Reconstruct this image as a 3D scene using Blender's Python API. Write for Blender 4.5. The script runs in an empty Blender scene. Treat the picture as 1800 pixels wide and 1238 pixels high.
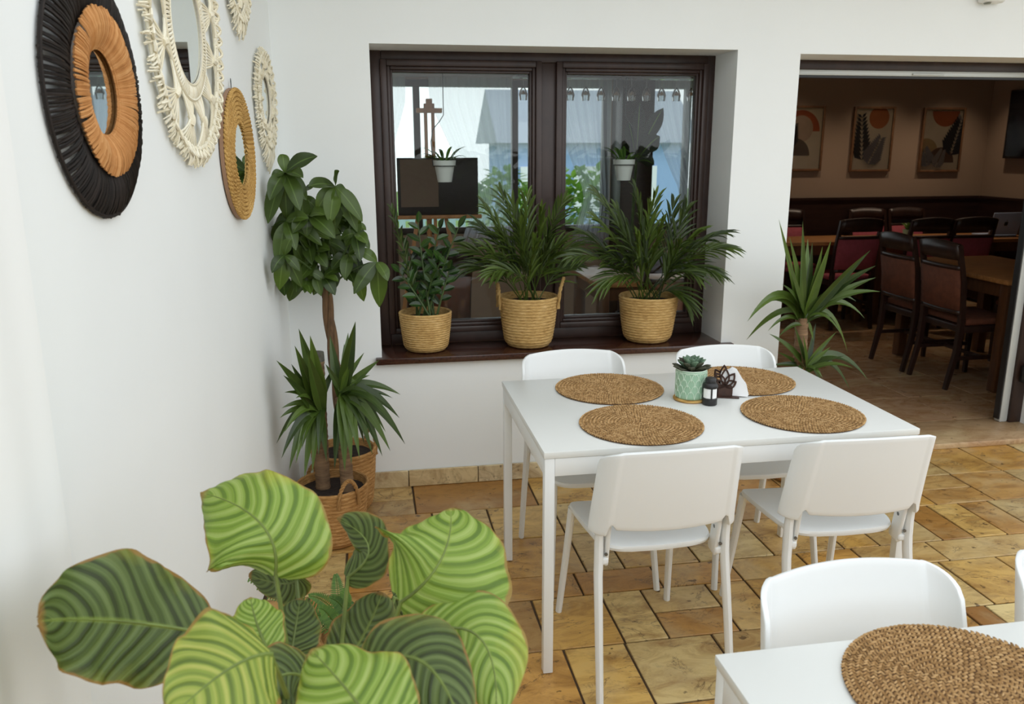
import bpy, bmesh, math, random
from mathutils import Vector, Matrix, noise as mnoise
V = Vector
R = math.radians
PI = math.pi
random.seed(7)
scene = bpy.context.scene
C = scene.collection

# ------------------------------------------------------------------ camera
CAM_P = V((-0.479, -2.238, 1.607))
YAW, PITCH, ROLL, FPX = 0.17027, 0.24147, -0.0028, 1460.5
_f = V((math.sin(YAW)*math.cos(PITCH), math.cos(YAW)*math.cos(PITCH), -math.sin(PITCH)))
_r = V((math.cos(YAW), -math.sin(YAW), 0))
_u = _r.cross(_f)
_r, _u = _r*math.cos(ROLL)+_u*math.sin(ROLL), _u*math.cos(ROLL)-_r*math.sin(ROLL)
cam = bpy.data.cameras.new('camera')
cam.sensor_width = 36.0
cam.lens = 36.0*FPX/1800.0
cam.clip_start = 0.05
cam.dof.use_dof = True
cam.dof.focus_distance = 2.6
cam.dof.aperture_fstop = 5.6
camo = bpy.data.objects.new('camera', cam)
C.objects.link(camo)
M = Matrix((_r, _u, -_f)).transposed().to_4x4()
M.translation = CAM_P
camo.matrix_world = M
scene.camera = camo

# ------------------------------------------------------------------ world and daylight
world = bpy.data.worlds.new('sky')
scene.world = world
world.use_nodes = True
wn = world.node_tree.nodes
bg = wn['Background']
bg.inputs['Color'].default_value = (0.90, 0.955, 1.0, 1)
bg.inputs['Strength'].default_value = 1.65
sun = bpy.data.lights.new('hazy_sun', 'SUN')
sun.energy = 0.55
sun.angle = R(70)
sun.color = (1.0, 0.97, 0.92)
suno = bpy.data.objects.new('hazy_sun', sun)
C.objects.link(suno)
suno.rotation_euler = (V((-0.45, 0.85, -0.34))).to_track_quat('-Z', 'Y').to_euler()
scene.cycles.adaptive_threshold = 0.02
scene.cycles.max_bounces = 7
scene.cycles.diffuse_bounces = 4
scene.cycles.glossy_bounces = 3
scene.cycles.transmission_bounces = 4
scene.cycles.transparent_max_bounces = 12
scene.cycles.sample_clamp_indirect = 6.0
scene.cycles.caustics_reflective = False
scene.cycles.caustics_refractive = False
scene.view_settings.view_transform = 'Standard'
scene.view_settings.look = 'None'
scene.view_settings.exposure = -0.08
scene.view_settings.gamma = 1.0
scene.view_settings.use_curve_mapping = False

# ------------------------------------------------------------------ helpers
def at(px, py, Y):
    """pixel of the photograph -> point on the upright plane y = Y"""
    d = _f + _r*((px-900)/FPX) - _u*((py-619)/FPX)
    return CAM_P + d*((Y-CAM_P.y)/d.y)
def at_t(px, py, t):
    d = _f + _r*((px-900)/FPX) - _u*((py-619)/FPX)
    return CAM_P + d*t
def s2l(c):
    return tuple(((x/255)/12.92 if x/255 <= 0.04045 else ((x/255+0.055)/1.055)**2.4) for x in c)

class MB:
    def __init__(self):
        self.v = []; self.f = []; self.uv = []; self.smooth = True
    def add(self, vs, fs, uvs=None):
        o = len(self.v)
        self.v += [tuple(x) for x in vs]
        for i, f in enumerate(fs):
            self.f.append(tuple(k+o for k in f))
            self.uv.append([uvs[k] for k in f] if uvs else [(0, 0)]*len(f))
        return self
    def box(self, c, s, bev=0.0, seg=2, rot=None):
        bm = bmesh.new()
        bmesh.ops.create_cube(bm, size=1.0)
        bmesh.ops.scale(bm, vec=s, verts=bm.verts)
        if bev > 0:
            bmesh.ops.bevel(bm, geom=bm.edges[:], offset=bev, segments=seg, affect='EDGES', profile=0.5)
        m = Matrix.Translation(c) @ (rot.to_4x4() if rot else Matrix.Identity(4))
        bm.verts.index_update()
        self.add([m @ v.co for v in bm.verts], [[v.index for v in f.verts] for f in bm.faces])
        bm.free(); return self
    def bx(self, x0, x1, y0, y1, z0, z1, bev=0.0, seg=2):
        return self.box(((x0+x1)/2, (y0+y1)/2, (z0+z1)/2), (abs(x1-x0), abs(y1-y0), abs(z1-z0)), bev, seg)
    def tube(self, pts, rad, n=8, cap=True, flat=1.0, up=None):
        pts = [V(p) for p in pts]
        k = len(pts)
        rs = rad if isinstance(rad, (list, tuple)) else [rad]*k
        vs = []; uvs = []
        prev = None
        L = 0
        for i, p in enumerate(pts):
            t = (pts[min(i+1, k-1)]-pts[max(i-1, 0)]).normalized()
            if prev is None:
                a = V(up) if up is not None else (V((0, 0, 1)) if abs(t.z) < 0.9 else V((1, 0, 0)))
            else:
                a = prev
            b = (a - t*a.dot(t))
            b = b.normalized() if b.length > 1e-6 else t.orthogonal().normalized()
            prev = b
            c = t.cross(b)
            if i: L += (pts[i]-pts[i-1]).length
            for j in range(n):
                an = 2*PI*j/n
                vs.append(p + b*(rs[i]*math.cos(an)*flat) + c*(rs[i]*math.sin(an)))
                uvs.append((j/n, L))
        fs = [(i*n+j, i*n+(j+1) % n, (i+1)*n+(j+1) % n, (i+1)*n+j) for i in range(k-1) for j in range(n)]
        if cap:
            fs.append(tuple(range(n-1, -1, -1))); fs.append(tuple((k-1)*n+j for j in range(n)))
        return self.add(vs, fs, uvs)
    def lathe(self, prof, c=(0, 0, 0), n=48, cap0=False, cap1=False, wob=None, sq=None):
        k = len(prof); vs = []; uvs = []
        for i, (r, z) in enumerate(prof):
            for j in range(n+1):
                a = 2*PI*j/n
                rr = r*(1+(wob(a, z) if wob else 0))
                vs.append((c[0]+rr*math.cos(a), c[1]+rr*math.sin(a), c[2]+z)); uvs.append((j/n, z))
        m = n+1
        fs = [(i*m+j, i*m+j+1, (i+1)*m+j+1, (i+1)*m+j) for i in range(k-1) for j in range(n)]
        if cap0: fs.append(tuple(range(n-1, -1, -1)))
        if cap1: fs.append(tuple((k-1)*m+j for j in range(n)))
        return self.add(vs, fs, uvs)
    def prism(self, poly, h, m=None):
        """poly: 2D outline (x,y) counter-clockwise, extruded 0..h along z, then placed with matrix m"""
        m = m or Matrix.Identity(4)
        n = len(poly)
        vs = [m @ V((x, y, 0)) for x, y in poly] + [m @ V((x, y, h)) for x, y in poly]
        fs = [tuple(range(n-1, -1, -1)), tuple(range(n, 2*n))] + [(i, (i+1) % n, n+(i+1) % n, n+i) for i in range(n)]
        return self.add(vs, fs)
    def grid(self, fn, nu, nv):
        vs = []; uvs = []
        for i in range(nu+1):
            for j in range(nv+1):
                vs.append(fn(i/nu, j/nv)); uvs.append((i/nu, j/nv))
        m = nv+1
        fs = [(i*m+j, (i+1)*m+j, (i+1)*m+j+1, i*m+j+1) for i in range(nu) for j in range(nv)]
        return self.add(vs, fs, uvs)
    def leaf(self, p0, p1, p2, w, prof, fold=0.15, up=(0, 0, 1), nu=8, wave=0.0, ph=0.0):
        """strap or oval leaf on a bent midrib p0-p1-p2; prof(t) is its half width"""
        p0, p1, p2 = V(p0), V(p1), V(p2)
        up = V(up); vs = []; uvs = []
        for i in range(nu+1):
            t = i/nu
            p = p0*(1-t)**2 + p1*(2*t*(1-t)) + p2*t*t
            tg = ((p1-p0)*(1-t) + (p2-p1)*t)
            tg = tg.normalized() if tg.length > 1e-7 else V((0, 0, 1))
            sd = tg.cross(up)
            sd = sd.normalized() if sd.length > 1e-4 else tg.orthogonal().normalized()
            nn = sd.cross(tg)
            h = w*prof(t)
            for j, s in enumerate((-1, 0, 1)):
                lift = abs(s)*h*fold*2 + (wave*h*math.sin(t*9+ph+s) if s else 0)
                vs.append(p + sd*(s*h) + nn*lift); uvs.append((t, j/2))
        fs = []
        for i in range(nu):
            for j in range(2):
                a = i*3+j
                fs.append((a, a+1, a+4, a+3))
        return self.add(vs, fs, uvs)
    def mesh(self, name, sharp=40):
        me = bpy.data.meshes.new(name)
        me.from_pydata(self.v, [], self.f)
        uvl = me.uv_layers.new(name='UVMap')
        flat = [c for f in self.uv for uvx in f for c in uvx]
        uvl.data.foreach_set('uv', flat)
        if self.smooth:
            me.polygons.foreach_set('use_smooth', [True]*len(me.polygons))
            try: me.set_sharp_from_angle(angle=R(sharp))
            except Exception: pass
        me.update()
        return me

def link(name, me, material, parent=None, world=True):
    o = bpy.data.objects.new(name, me)
    C.objects.link(o)
    if material is not None and not me.materials:
        me.materials.append(material)
    if parent is not None:
        o.parent = parent
        if world and parent.type == 'EMPTY':
            o.matrix_parent_inverse = ROOTM[parent.name].inverted()
    return o
def obj(name, mb, material, parent=None, world=True, sharp=40):
    return link(name, mb.mesh(name, sharp), material, parent, world)
ROOTM = {}
def thing(name, label, cat, loc=(0, 0, 0), rotz=0.0, group=None):
    o = bpy.data.objects.new(name, None)
    o.empty_display_size = 0.05
    C.objects.link(o)
    o.location = loc; o.rotation_euler = (0, 0, rotz)
    ROOTM[o.name] = Matrix.Translation(V(loc)) @ Matrix.Rotation(rotz, 4, 'Z')
    o['label'] = label; o['category'] = cat
    if group: o['group'] = group
    return o
def tag(o, label, cat, group=None):
    o['label'] = label; o['category'] = cat
    if group: o['group'] = group
    return o
def struct(name, mb, material, parent=None, sharp=40):
    o = obj(name, mb, material, parent, sharp=sharp)
    if parent is None: o['kind'] = 'structure'
    return o
def dup(root, loc, rotz=0.0, label=None, swap=None):
    r = root.copy(); C.objects.link(r)
    r.location = loc; r.rotation_euler = (0, 0, rotz)
    if label: r['label'] = label
    def rec(src, dst):
        for ch in src.children:
            c = ch.copy(); C.objects.link(c); c.parent = dst
            if swap and ch.data and ch.data.materials and ch.data.materials[0] in swap:
                c.data = swap_mesh(ch.data, swap)
            rec(ch, c)
    rec(root, r)
    return r
_sw = {}
def swap_mesh(me, swap):
    k = (me.name, tuple(sorted(m.name for m in swap.values())))
    if k not in _sw:
        n = me.copy(); n.materials[0] = swap[me.materials[0]]; _sw[k] = n
    return _sw[k]

# ------------------------------------------------------------------ materials
def new_mat(name):
    m = bpy.data.materials.new(name); m.use_nodes = True
    return m, m.node_tree, m.node_tree.nodes['Principled BSDF']
def plain(name, rgb, rough=0.5, metal=0.0, var=0.0, scale=8.0, bump=0.0, bscale=200.0, spec=0.5, coat=0.0):
    m, nt, b = new_mat(name)
    col = s2l(rgb)
    b.inputs['Base Color'].default_value = (*col, 1)
    b.inputs['Roughness'].default_value = rough
    b.inputs['Metallic'].default_value = metal
    b.inputs['Specular IOR Level'].default_value = spec
    b.inputs['Coat Weight'].default_value = coat
    tc = nt.nodes.new('ShaderNodeTexCoord')
    if var > 0:
        n = nt.nodes.new('ShaderNodeTexNoise'); n.inputs['Scale'].default_value = scale; n.inputs['Detail'].default_value = 5
        nt.links.new(tc.outputs['Object'], n.inputs['Vector'])
        r = nt.nodes.new('ShaderNodeValToRGB')
        r.color_ramp.elements[0].position = 0.3; r.color_ramp.elements[1].position = 0.7
        r.color_ramp.elements[0].color = (*[c*(1-var) for c in col], 1)
        r.color_ramp.elements[1].color = (*[min(1, c*(1+var)) for c in col], 1)
        nt.links.new(n.outputs['Fac'], r.inputs['Fac']); nt.links.new(r.outputs['Color'], b.inputs['Base Color'])
    if bump > 0:
        n2 = nt.nodes.new('ShaderNodeTexNoise'); n2.inputs['Scale'].default_value = bscale
        nt.links.new(tc.outputs['Object'], n2.inputs['Vector'])
        bp = nt.nodes.new('ShaderNodeBump'); bp.inputs['Strength'].default_value = bump; bp.inputs['Distance'].default_value = 0.002
        nt.links.new(n2.outputs['Fac'], bp.inputs['Height']); nt.links.new(bp.outputs['Normal'], b.inputs['Normal'])
    return m
def ramp(nt, fac, stops):
    r = nt.nodes.new('ShaderNodeValToRGB')
    e = r.color_ramp.elements
    while len(e) < len(stops): e.new(0.5)
    for i, (p, c) in enumerate(stops):
        e[i].position = p; e[i].color = (*s2l(c), 1) if len(c) == 3 else c
    nt.links.new(fac, r.inputs['Fac'])
    return r
def mathn(nt, op, a, b=None, c=None):
    n = nt.nodes.new('ShaderNodeMath'); n.operation = op
    for i, x in enumerate((a, b, c)):
        if x is None: continue
        if isinstance(x, (int, float)): n.inputs[i].default_value = x
        else: nt.links.new(x, n.inputs[i])
    return n.outputs[0]
def mixc(nt, fac, a, b, blend='MIX'):
    n = nt.nodes.new('ShaderNodeMix'); n.data_type = 'RGBA'; n.blend_type = blend
    for i, x in ((0, fac), (6, a), (7, b)):
        if isinstance(x, (int, float)): n.inputs[i].default_value = x
        elif isinstance(x, tuple): n.inputs[i].default_value = (*s2l(x), 1)
        else: nt.links.new(x, n.inputs[i])
    return n.outputs[2]
def noisen(nt, vec, scale, detail=4, rough=0.55, dist=0.0):
    n = nt.nodes.new('ShaderNodeTexNoise'); n.inputs['Scale'].default_value = scale
    n.inputs['Detail'].default_value = detail; n.inputs['Roughness'].default_value = rough
    n.inputs['Distortion'].default_value = dist
    nt.links.new(vec, n.inputs['Vector'])
    return n.outputs['Fac']
def mapping(nt, vec, scale=(1, 1, 1), loc=None):
    n = nt.nodes.new('ShaderNodeMapping'); n.inputs['Scale'].default_value = scale
    nt.links.new(vec, n.inputs['Vector'])
    if loc is not None: nt.links.new(loc, n.inputs['Location'])
    return n.outputs['Vector']
def bumpn(nt, b, h, strength, dist=0.003):
    n = nt.nodes.new('ShaderNodeBump'); n.inputs['Strength'].default_value = strength; n.inputs['Distance'].default_value = dist
    nt.links.new(h, n.inputs['Height']); nt.links.new(n.outputs['Normal'], b.inputs['Normal'])

def stone_mat(name, stops, rough=0.32, vein=0.8):
    m, nt, b = new_mat(name)
    tc = nt.nodes.new('ShaderNodeTexCoord'); oi = nt.nodes.new('ShaderNodeObjectInfo')
    rv = nt.nodes.new('ShaderNodeCombineXYZ')
    sc = mathn(nt, 'MULTIPLY', oi.outputs['Random'], 37.0)
    nt.links.new(sc, rv.inputs[0]); nt.links.new(mathn(nt, 'MULTIPLY', oi.outputs['Random'], 91.0), rv.inputs[1])
    nt.links.new(sc, rv.inputs[2])
    vec = mapping(nt, tc.outputs['Object'], (1, 1, 1), rv.outputs[0])
    base = ramp(nt, oi.outputs['Random'], stops)
    base.color_ramp.interpolation = 'LINEAR'
    n1 = noisen(nt, mapping(nt, vec, (1.0, 2.0, 1)), 5.5, 9, 0.72, 1.1)
    c1 = mixc(nt, ramp(nt, n1, [(0.42, (0, 0, 0)), (0.70, (235, 235, 235))]).outputs['Color'], base.outputs['Color'], (132, 88, 38))
    n2 = noisen(nt, vec, 3.0, 5, 0.6, 0.5)
    c2 = mixc(nt, ramp(nt, n2, [(0.5, (0, 0, 0)), (0.75, (190, 190, 190))]).outputs['Color'], c1, (214, 196, 150))
    # thin veins / cracks
    n3 = noisen(nt, mapping(nt, vec, (1.0, 1.7, 1)), 4.2, 7, 0.62, 1.2)
    cr = mathn(nt, 'ABSOLUTE', mathn(nt, 'SUBTRACT', n3, 0.5))
    crf = ramp(nt, cr, [(0.0, (255, 255, 255)), (0.006, (160, 160, 160)), (0.02, (0, 0, 0))])
    gate = ramp(nt, noisen(nt, vec, 6.5, 2), [(0.44, (0, 0, 0)), (0.56, (255, 255, 255))])
    k = mathn(nt, 'MULTIPLY', mathn(nt, 'MULTIPLY', crf.outputs['Color'], gate.outputs['Color']), vein)
    c3 = mixc(nt, k, c2, (62, 40, 20))
    # pits
    n4 = noisen(nt, vec, 26, 2, 0.5)
    pit = ramp(nt, n4, [(0.68, (0, 0, 0)), (0.73, (255, 255, 255))])
    c4 = mixc(nt, mathn(nt, 'MULTIPLY', pit.outputs['Color'], 0.75), c3, (70, 46, 24))
    nt.links.new(c4, b.inputs['Base Color'])
    n5 = noisen(nt, vec, 60, 4)
    b.inputs['Roughness'].default_value = rough
    hh = mathn(nt, 'SUBTRACT', mathn(nt, 'ADD', mathn(nt, 'MULTIPLY', n5, 0.25), n1), mathn(nt, 'MULTIPLY', k, 0.5))
    bumpn(nt, b, hh, 0.25, 0.003)
    return m
def wood_mat(name, dark, light, rough=0.4, scale=(2, 22, 22), bump=0.05, axis_uv=False):
    m, nt, b = new_mat(name)
    tc = nt.nodes.new('ShaderNodeTexCoord')
    n = noisen(nt, mapping(nt, tc.outputs['Object'], scale), 1.6, 6, 0.6, 0.6)
    r = ramp(nt, n, [(0.3, dark), (0.72, light)])
    nt.links.new(r.outputs['Color'], b.inputs['Base Color'])
    b.inputs['Roughness'].default_value = rough
    bumpn(nt, b, n, bump)
    return m
def fibre_mat(name, dark, mid, light, su=90, sv=6, rough=0.75, bump=0.5, island=False):
    """plaited grass / jute: streaks along the uv"""
    m, nt, b = new_mat(name)
    tc = nt.nodes.new('ShaderNodeTexCoord')
    n = noisen(nt, mapping(nt, tc.outputs['UV'], (su, sv, 1)), 1.0, 4, 0.6, 0.3)
    n2 = noisen(nt, tc.outputs['Object'], 14, 3)
    mixv = mathn(nt, 'ADD', mathn(nt, 'MULTIPLY', n, 0.75), mathn(nt, 'MULTIPLY', n2, 0.25))
    if island:
        g = nt.nodes.new('ShaderNodeNewGeometry')
        mixv = mathn(nt, 'ADD', mathn(nt, 'MULTIPLY', mixv, 0.5), mathn(nt, 'ADD', mathn(nt, 'MULTIPLY', g.outputs['Random Per Island'], 0.24), 0.16))
    r = ramp(nt, mixv, [(0.30, dark), (0.5, mid), (0.72, light)])
    nt.links.new(r.outputs['Color'], b.inputs['Base Color'])
    b.inputs['Roughness'].default_value = rough
    b.inputs['Specular IOR Level'].default_value = 0.2
    if bump: bumpn(nt, b, n, bump, 0.004)
    return m
def leaf_mat(name, dark, light, rough=0.38, trans=0.22, tint=(120, 170, 40), rib=0.5):
    m, nt, b = new_mat(name)
    tc = nt.nodes.new('ShaderNodeTexCoord'); oi = nt.nodes.new('ShaderNodeObjectInfo')
    g = nt.nodes.new('ShaderNodeNewGeometry')
    n = noisen(nt, tc.outputs['Object'], 9, 3)
    v = mathn(nt, 'ADD', mathn(nt, 'MULTIPLY', oi.outputs['Random'], 0.4), mathn(nt, 'ADD', mathn(nt, 'MULTIPLY', n, 0.35), mathn(nt, 'MULTIPLY', g.outputs['Random Per Island'], 0.25)))
    r = ramp(nt, v, [(0.25, dark), (0.75, light)])
    sx = nt.nodes.new('ShaderNodeSeparateXYZ'); nt.links.new(tc.outputs['UV'], sx.inputs[0])
    mid = mathn(nt, 'ABSOLUTE', mathn(nt, 'SUBTRACT', sx.outputs[1], 0.5))
    rf = ramp(nt, mid, [(0.0, (255, 255, 255)), (0.06, (0, 0, 0))])
    col = mixc(nt, mathn(nt, 'MULTIPLY', rf.outputs['Color'], rib), r.outputs['Color'], tint)
    nt.links.new(col, b.inputs['Base Color'])
    b.inputs['Roughness'].default_value = rough
    add_translucent(nt, b, col, trans)
    return m
def add_translucent(nt, b, col, fac):
    out = [n for n in nt.nodes if n.type == 'OUTPUT_MATERIAL'][0]
    tr = nt.nodes.new('ShaderNodeBsdfTranslucent')
    nt.links.new(col, tr.inputs['Color'])
    mx = nt.nodes.new('ShaderNodeMixShader'); mx.inputs[0].default_value = fac
    nt.links.new(b.outputs[0], mx.inputs[1]); nt.links.new(tr.outputs[0], mx.inputs[2])
    nt.links.new(mx.outputs[0], out.inputs['Surface'])
def calathea_mat(name, dark, mid, light, yellow=0.15, stripes=13.0):
    m, nt, b = new_mat(name)
    tc = nt.nodes.new('ShaderNodeTexCoord')
    sx = nt.nodes.new('ShaderNodeSeparateXYZ'); nt.links.new(tc.outputs['UV'], sx.inputs[0])
    u = sx.outputs[0]
    av = mathn(nt, 'MULTIPLY', mathn(nt, 'ABSOLUTE', mathn(nt, 'SUBTRACT', sx.outputs[1], 0.5)), 2.0)
    nz = noisen(nt, tc.outputs['Object'], 7, 3)
    s = mathn(nt, 'SUBTRACT', u, mathn(nt, 'MULTIPLY', mathn(nt, 'POWER', av, 1.25), 0.30))
    s = mathn(nt, 'ADD', mathn(nt, 'MULTIPLY', s, stripes*2*PI), mathn(nt, 'MULTIPLY', nz, 5.5))
    w = mathn(nt, 'ADD', mathn(nt, 'MULTIPLY', mathn(nt, 'SINE', s), 0.5), 0.5)
    n1d = nt.nodes.new('ShaderNodeTexNoise'); n1d.noise_dimensions = '1D'; n1d.inputs['Scale'].default_value = 1.0; n1d.inputs['Detail'].default_value = 3
    nt.links.new(mathn(nt, 'MULTIPLY', s, 0.55), n1d.inputs['W'])
    w = mathn(nt, 'ADD', mathn(nt, 'MULTIPLY', w, 0.62), mathn(nt, 'MULTIPLY', ramp(nt, n1d.outputs['Fac'], [(0.3, (0, 0, 0)), (0.7, (255, 255, 255))]).outputs['Color'], 0.38))
    half = mathn(nt, 'ADD', mathn(nt, 'MULTIPLY', mathn(nt, 'SINE', mathn(nt, 'MULTIPLY', s, 0.5)), 0.5), 0.5)
    w2 = mathn(nt, 'ADD', mathn(nt, 'MULTIPLY', w, 0.72), mathn(nt, 'MULTIPLY', half, 0.28))
    r = ramp(nt, w2, [(0.06, dark), (0.26, dark), (0.48, mid), (0.82, light)])
    fine = mathn(nt, 'SINE', mathn(nt, 'MULTIPLY', s, 6.0))
    col = mixc(nt, mathn(nt, 'MULTIPLY', mathn(nt, 'ADD', fine, 1.0), 0.05), r.outputs['Color'], (60, 84, 30))
    big = noisen(nt, tc.outputs['Object'], 5.0, 3)
    col = mixc(nt, mathn(nt, 'MULTIPLY', ramp(nt, big, [(0.4, (0, 0, 0)), (0.7, (255, 255, 255))]).outputs['Color'], 0.35), col, mid)
    # pale midrib
    rf = ramp(nt, av, [(0.0, (255, 255, 255)), (0.035, (160, 160, 160)), (0.06, (0, 0, 0))])
    col = mixc(nt, mathn(nt, 'MULTIPLY', rf.outputs['Color'], 0.75), col, (150, 172, 70))
    # ageing: yellow patches and a dry brown rim
    oi = nt.nodes.new('ShaderNodeObjectInfo')
    n2 = noisen(nt, tc.outputs['Object'], 11, 4, 0.6)
    yv = mathn(nt, 'ADD', mathn(nt, 'MULTIPLY', mathn(nt, 'POWER', av, 3.0), 0.35), mathn(nt, 'SUBTRACT', n2, 0.5))
    yf = ramp(nt, yv, [(0.18, (0, 0, 0)), (0.42, (255, 255, 255))])
    col = mixc(nt, mathn(nt, 'MULTIPLY', yf.outputs['Color'], yellow*3), col, (196, 190, 70))
    n3 = noisen(nt, tc.outputs['Object'], 16, 3, 0.6)
    ev = mathn(nt, 'ADD', av, mathn(nt, 'MULTIPLY', mathn(nt, 'SUBTRACT', n3, 0.5), 0.26))
    ef = ramp(nt, ev, [(0.945, (0, 0, 0)), (0.975, (255, 255, 255))])
    tipf = ramp(nt, mathn(nt, 'ADD', u, mathn(nt, 'MULTIPLY', mathn(nt, 'SUBTRACT', n3, 0.5), 0.1)), [(0.955, (0, 0, 0)), (0.985, (255, 255, 255))])
    col = mixc(nt, mathn(nt, 'MULTIPLY', mathn(nt, 'MAXIMUM', ef.outputs['Color'], tipf.outputs['Color']), 0.8), col, (158, 118, 62))
    nt.links.new(col, b.inputs['Base Color'])
    b.inputs['Roughness'].default_value = 0.42
    bumpn(nt, b, w, 0.35, 0.006)
    add_translucent(nt, b, col, 0.34)
    return m
def glass_pane_mat(name, tint=(1, 1, 1), boost=1.0):
    m = bpy.data.materials.new(name); m.use_nodes = True
    nt = m.node_tree; nt.nodes.clear()
    out = nt.nodes.new('ShaderNodeOutputMaterial')
    tr = nt.nodes.new('ShaderNodeBsdfTransparent'); tr.inputs['Color'].default_value = (*tint, 1)
    gl = nt.nodes.new('ShaderNodeBsdfGlossy'); gl.inputs['Roughness'].default_value = 0.0
    fr = nt.nodes.new('ShaderNodeFresnel'); fr.inputs['IOR'].default_value = 1.5
    mx = nt.nodes.new('ShaderNodeMixShader')
    nt.links.new(mathn(nt, 'MULTIPLY', fr.outputs[0], boost), mx.inputs[0])
    nt.links.new(tr.outputs[0], mx.inputs[1]); nt.links.new(gl.outputs[0], mx.inputs[2])
    nt.links.new(mx.outputs[0], out.inputs['Surface'])
    return m
def sheer_mat(name, rgb, transp=0.35, thru=0.6):
    m = bpy.data.materials.new(name); m.use_nodes = True
    nt = m.node_tree; nt.nodes.clear()
    out = nt.nodes.new('ShaderNodeOutputMaterial')
    tr = nt.nodes.new('ShaderNodeBsdfTransparent')
    tl = nt.nodes.new('ShaderNodeBsdfTranslucent'); tl.inputs['Color'].default_value = (*s2l(rgb), 1)
    df = nt.nodes.new('ShaderNodeBsdfDiffuse'); df.inputs['Color'].default_value = (*s2l(rgb), 1)
    m1 = nt.nodes.new('ShaderNodeMixShader'); m1.inputs[0].default_value = thru
    nt.links.new(df.outputs[0], m1.inputs[1]); nt.links.new(tl.outputs[0], m1.inputs[2])
    m2 = nt.nodes.new('ShaderNodeMixShader'); m2.inputs[0].default_value = transp
    nt.links.new(m1.outputs[0], m2.inputs[1]); nt.links.new(tr.outputs[0], m2.inputs[2])
    nt.links.new(m2.outputs[0], out.inputs['Surface'])
    return m

M_WALL = plain('white_plaster', (240, 243, 242), 0.85, var=0.012, scale=2.5, bump=0.12, bscale=60, spec=0.2)
M_CEIL = plain('white_ceiling_paint', (240, 241, 238), 0.9, spec=0.2)
M_BROWN = wood_mat('dark_brown_window_film', (44, 29, 24), (62, 43, 36), 0.38, (8, 8, 3), 0.06)
M_GRANITE = plain('brown_granite', (64, 36, 26), 0.22, var=0.45, scale=95, coat=0.2)
M_PANE = glass_pane_mat('window_glass', (0.96, 0.98, 0.97), 0.6)
M_MIRROR = plain('mirror_silver', (228, 234, 232), 0.015, 1.0)
M_STONE = stone_mat('golden_slate', [(0.0, (214, 176, 102)), (0.2, (196, 148, 72)), (0.4, (222, 198, 136)), (0.55, (182, 130, 62)), (0.7, (212, 188, 130)), (0.85, (150, 104, 52)), (1.0, (218, 168, 90))])
M_GROUT = plain('dark_grout', (74, 56, 36), 0.9, var=0.2, scale=30)
M_SKIRT = stone_mat('pale_skirting_stone', [(0.0, (212, 190, 140)), (0.5, (224, 208, 170)), (1.0, (206, 176, 116))], 0.4, 0.5)
M_STEP = stone_mat('beige_threshold_stone', [(0.0, (184, 152, 116)), (1.0, (190, 160, 122))], 0.4, 0.3)
M_WHITE = plain('white_lacquer', (226, 227, 223), 0.33)
M_PLASTIC = plain('white_chair_plastic', (234, 236, 235), 0.42, bump=0.03, bscale=500)
M_STEEL = plain('white_powder_coated_steel', (234, 236, 235), 0.35)
M_BOLT = plain('grey_steel_screw', (120, 122, 122), 0.35, 0.9)
M_JUTE = fibre_mat('braided_jute', (92, 64, 36), (168, 132, 86), (204, 170, 122), 4, 4, 0.8, 0.0, island=True)
M_JUTEGAP = plain('dark_jute_gap', (92, 64, 36), 0.9, var=0.2, scale=80)
M_SEA = fibre_mat('seagrass_basket', (132, 98, 52), (202, 164, 102), (236, 206, 150), 30, 330, 0.75, 0.9)
M_SEA2 = fibre_mat('brown_seagrass_basket', (110, 74, 38), (182, 136, 82), (220, 178, 122), 30, 300, 0.78, 0.9)
M_STRAW = fibre_mat('golden_straw_rope', (122, 86, 38), (196, 154, 88), (232, 198, 132), 8, 300, 0.7, 0.6)
M_RAFFIA_B = fibre_mat('black_raffia', (14, 11, 10), (30, 25, 22), (52, 44, 40), 3, 40, 0.6, 0.2, island=True)
M_RAFFIA_T = fibre_mat('tan_raffia', (150, 98, 52), (190, 134, 80), (212, 162, 108), 3, 60, 0.8, 0.3, island=True)
M_COTTON = fibre_mat('cream_cotton_cord', (214, 202, 170), (234, 226, 202), (244, 240, 224), 4, 200, 0.9, 0.3, island=True)
M_RIMWOOD = plain('brown_rim_board', (150, 116, 90), 0.6)
M_SOIL = plain('dark_potting_soil', (42, 30, 24), 0.95, var=0.5, scale=60, bump=0.8, bscale=120)
M_LEAF_P = leaf_mat('money_tree_leaf', (40, 58, 20), (82, 106, 36), 0.4, 0.22, (130, 160, 80), 0.45)
M_LEAF_Y = leaf_mat('yucca_leaf', (42, 60, 22), (90, 114, 44), 0.36, 0.15, (110, 140, 70), 0.25)
M_LEAF_A = leaf_mat('palm_leaf', (40, 56, 18), (94, 116, 42), 0.42, 0.22, (120, 150, 70), 0.2)
M_LEAF_Z = leaf_mat('glossy_leaf', (24, 42, 20), (58, 90, 36), 0.25, 0.15, (120, 160, 70), 0.3)
M_FERN = leaf_mat('fern_leaf', (58, 92, 36), (104, 140, 58), 0.5, 0.25, (120, 150, 70), 0.2)
M_STEMG = plain('green_stem', (104, 120, 56), 0.5, var=0.3, scale=20)
M_STEMD = plain('dark_green_stem', (64, 84, 40), 0.5, var=0.3, scale=20)
M_BARK = wood_mat('ringed_bark', (86, 64, 46), (152, 122, 90), 0.85, (6, 6, 40), 0.6)
M_BARK2 = wood_mat('braided_bark', (70, 50, 34), (132, 100, 66), 0.85, (14, 14, 5), 0.6)
M_CAL_LIGHT = calathea_mat('calathea_light', (98, 128, 40), (136, 166, 60), (172, 194, 106), 0.16, 11.0)
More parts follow.
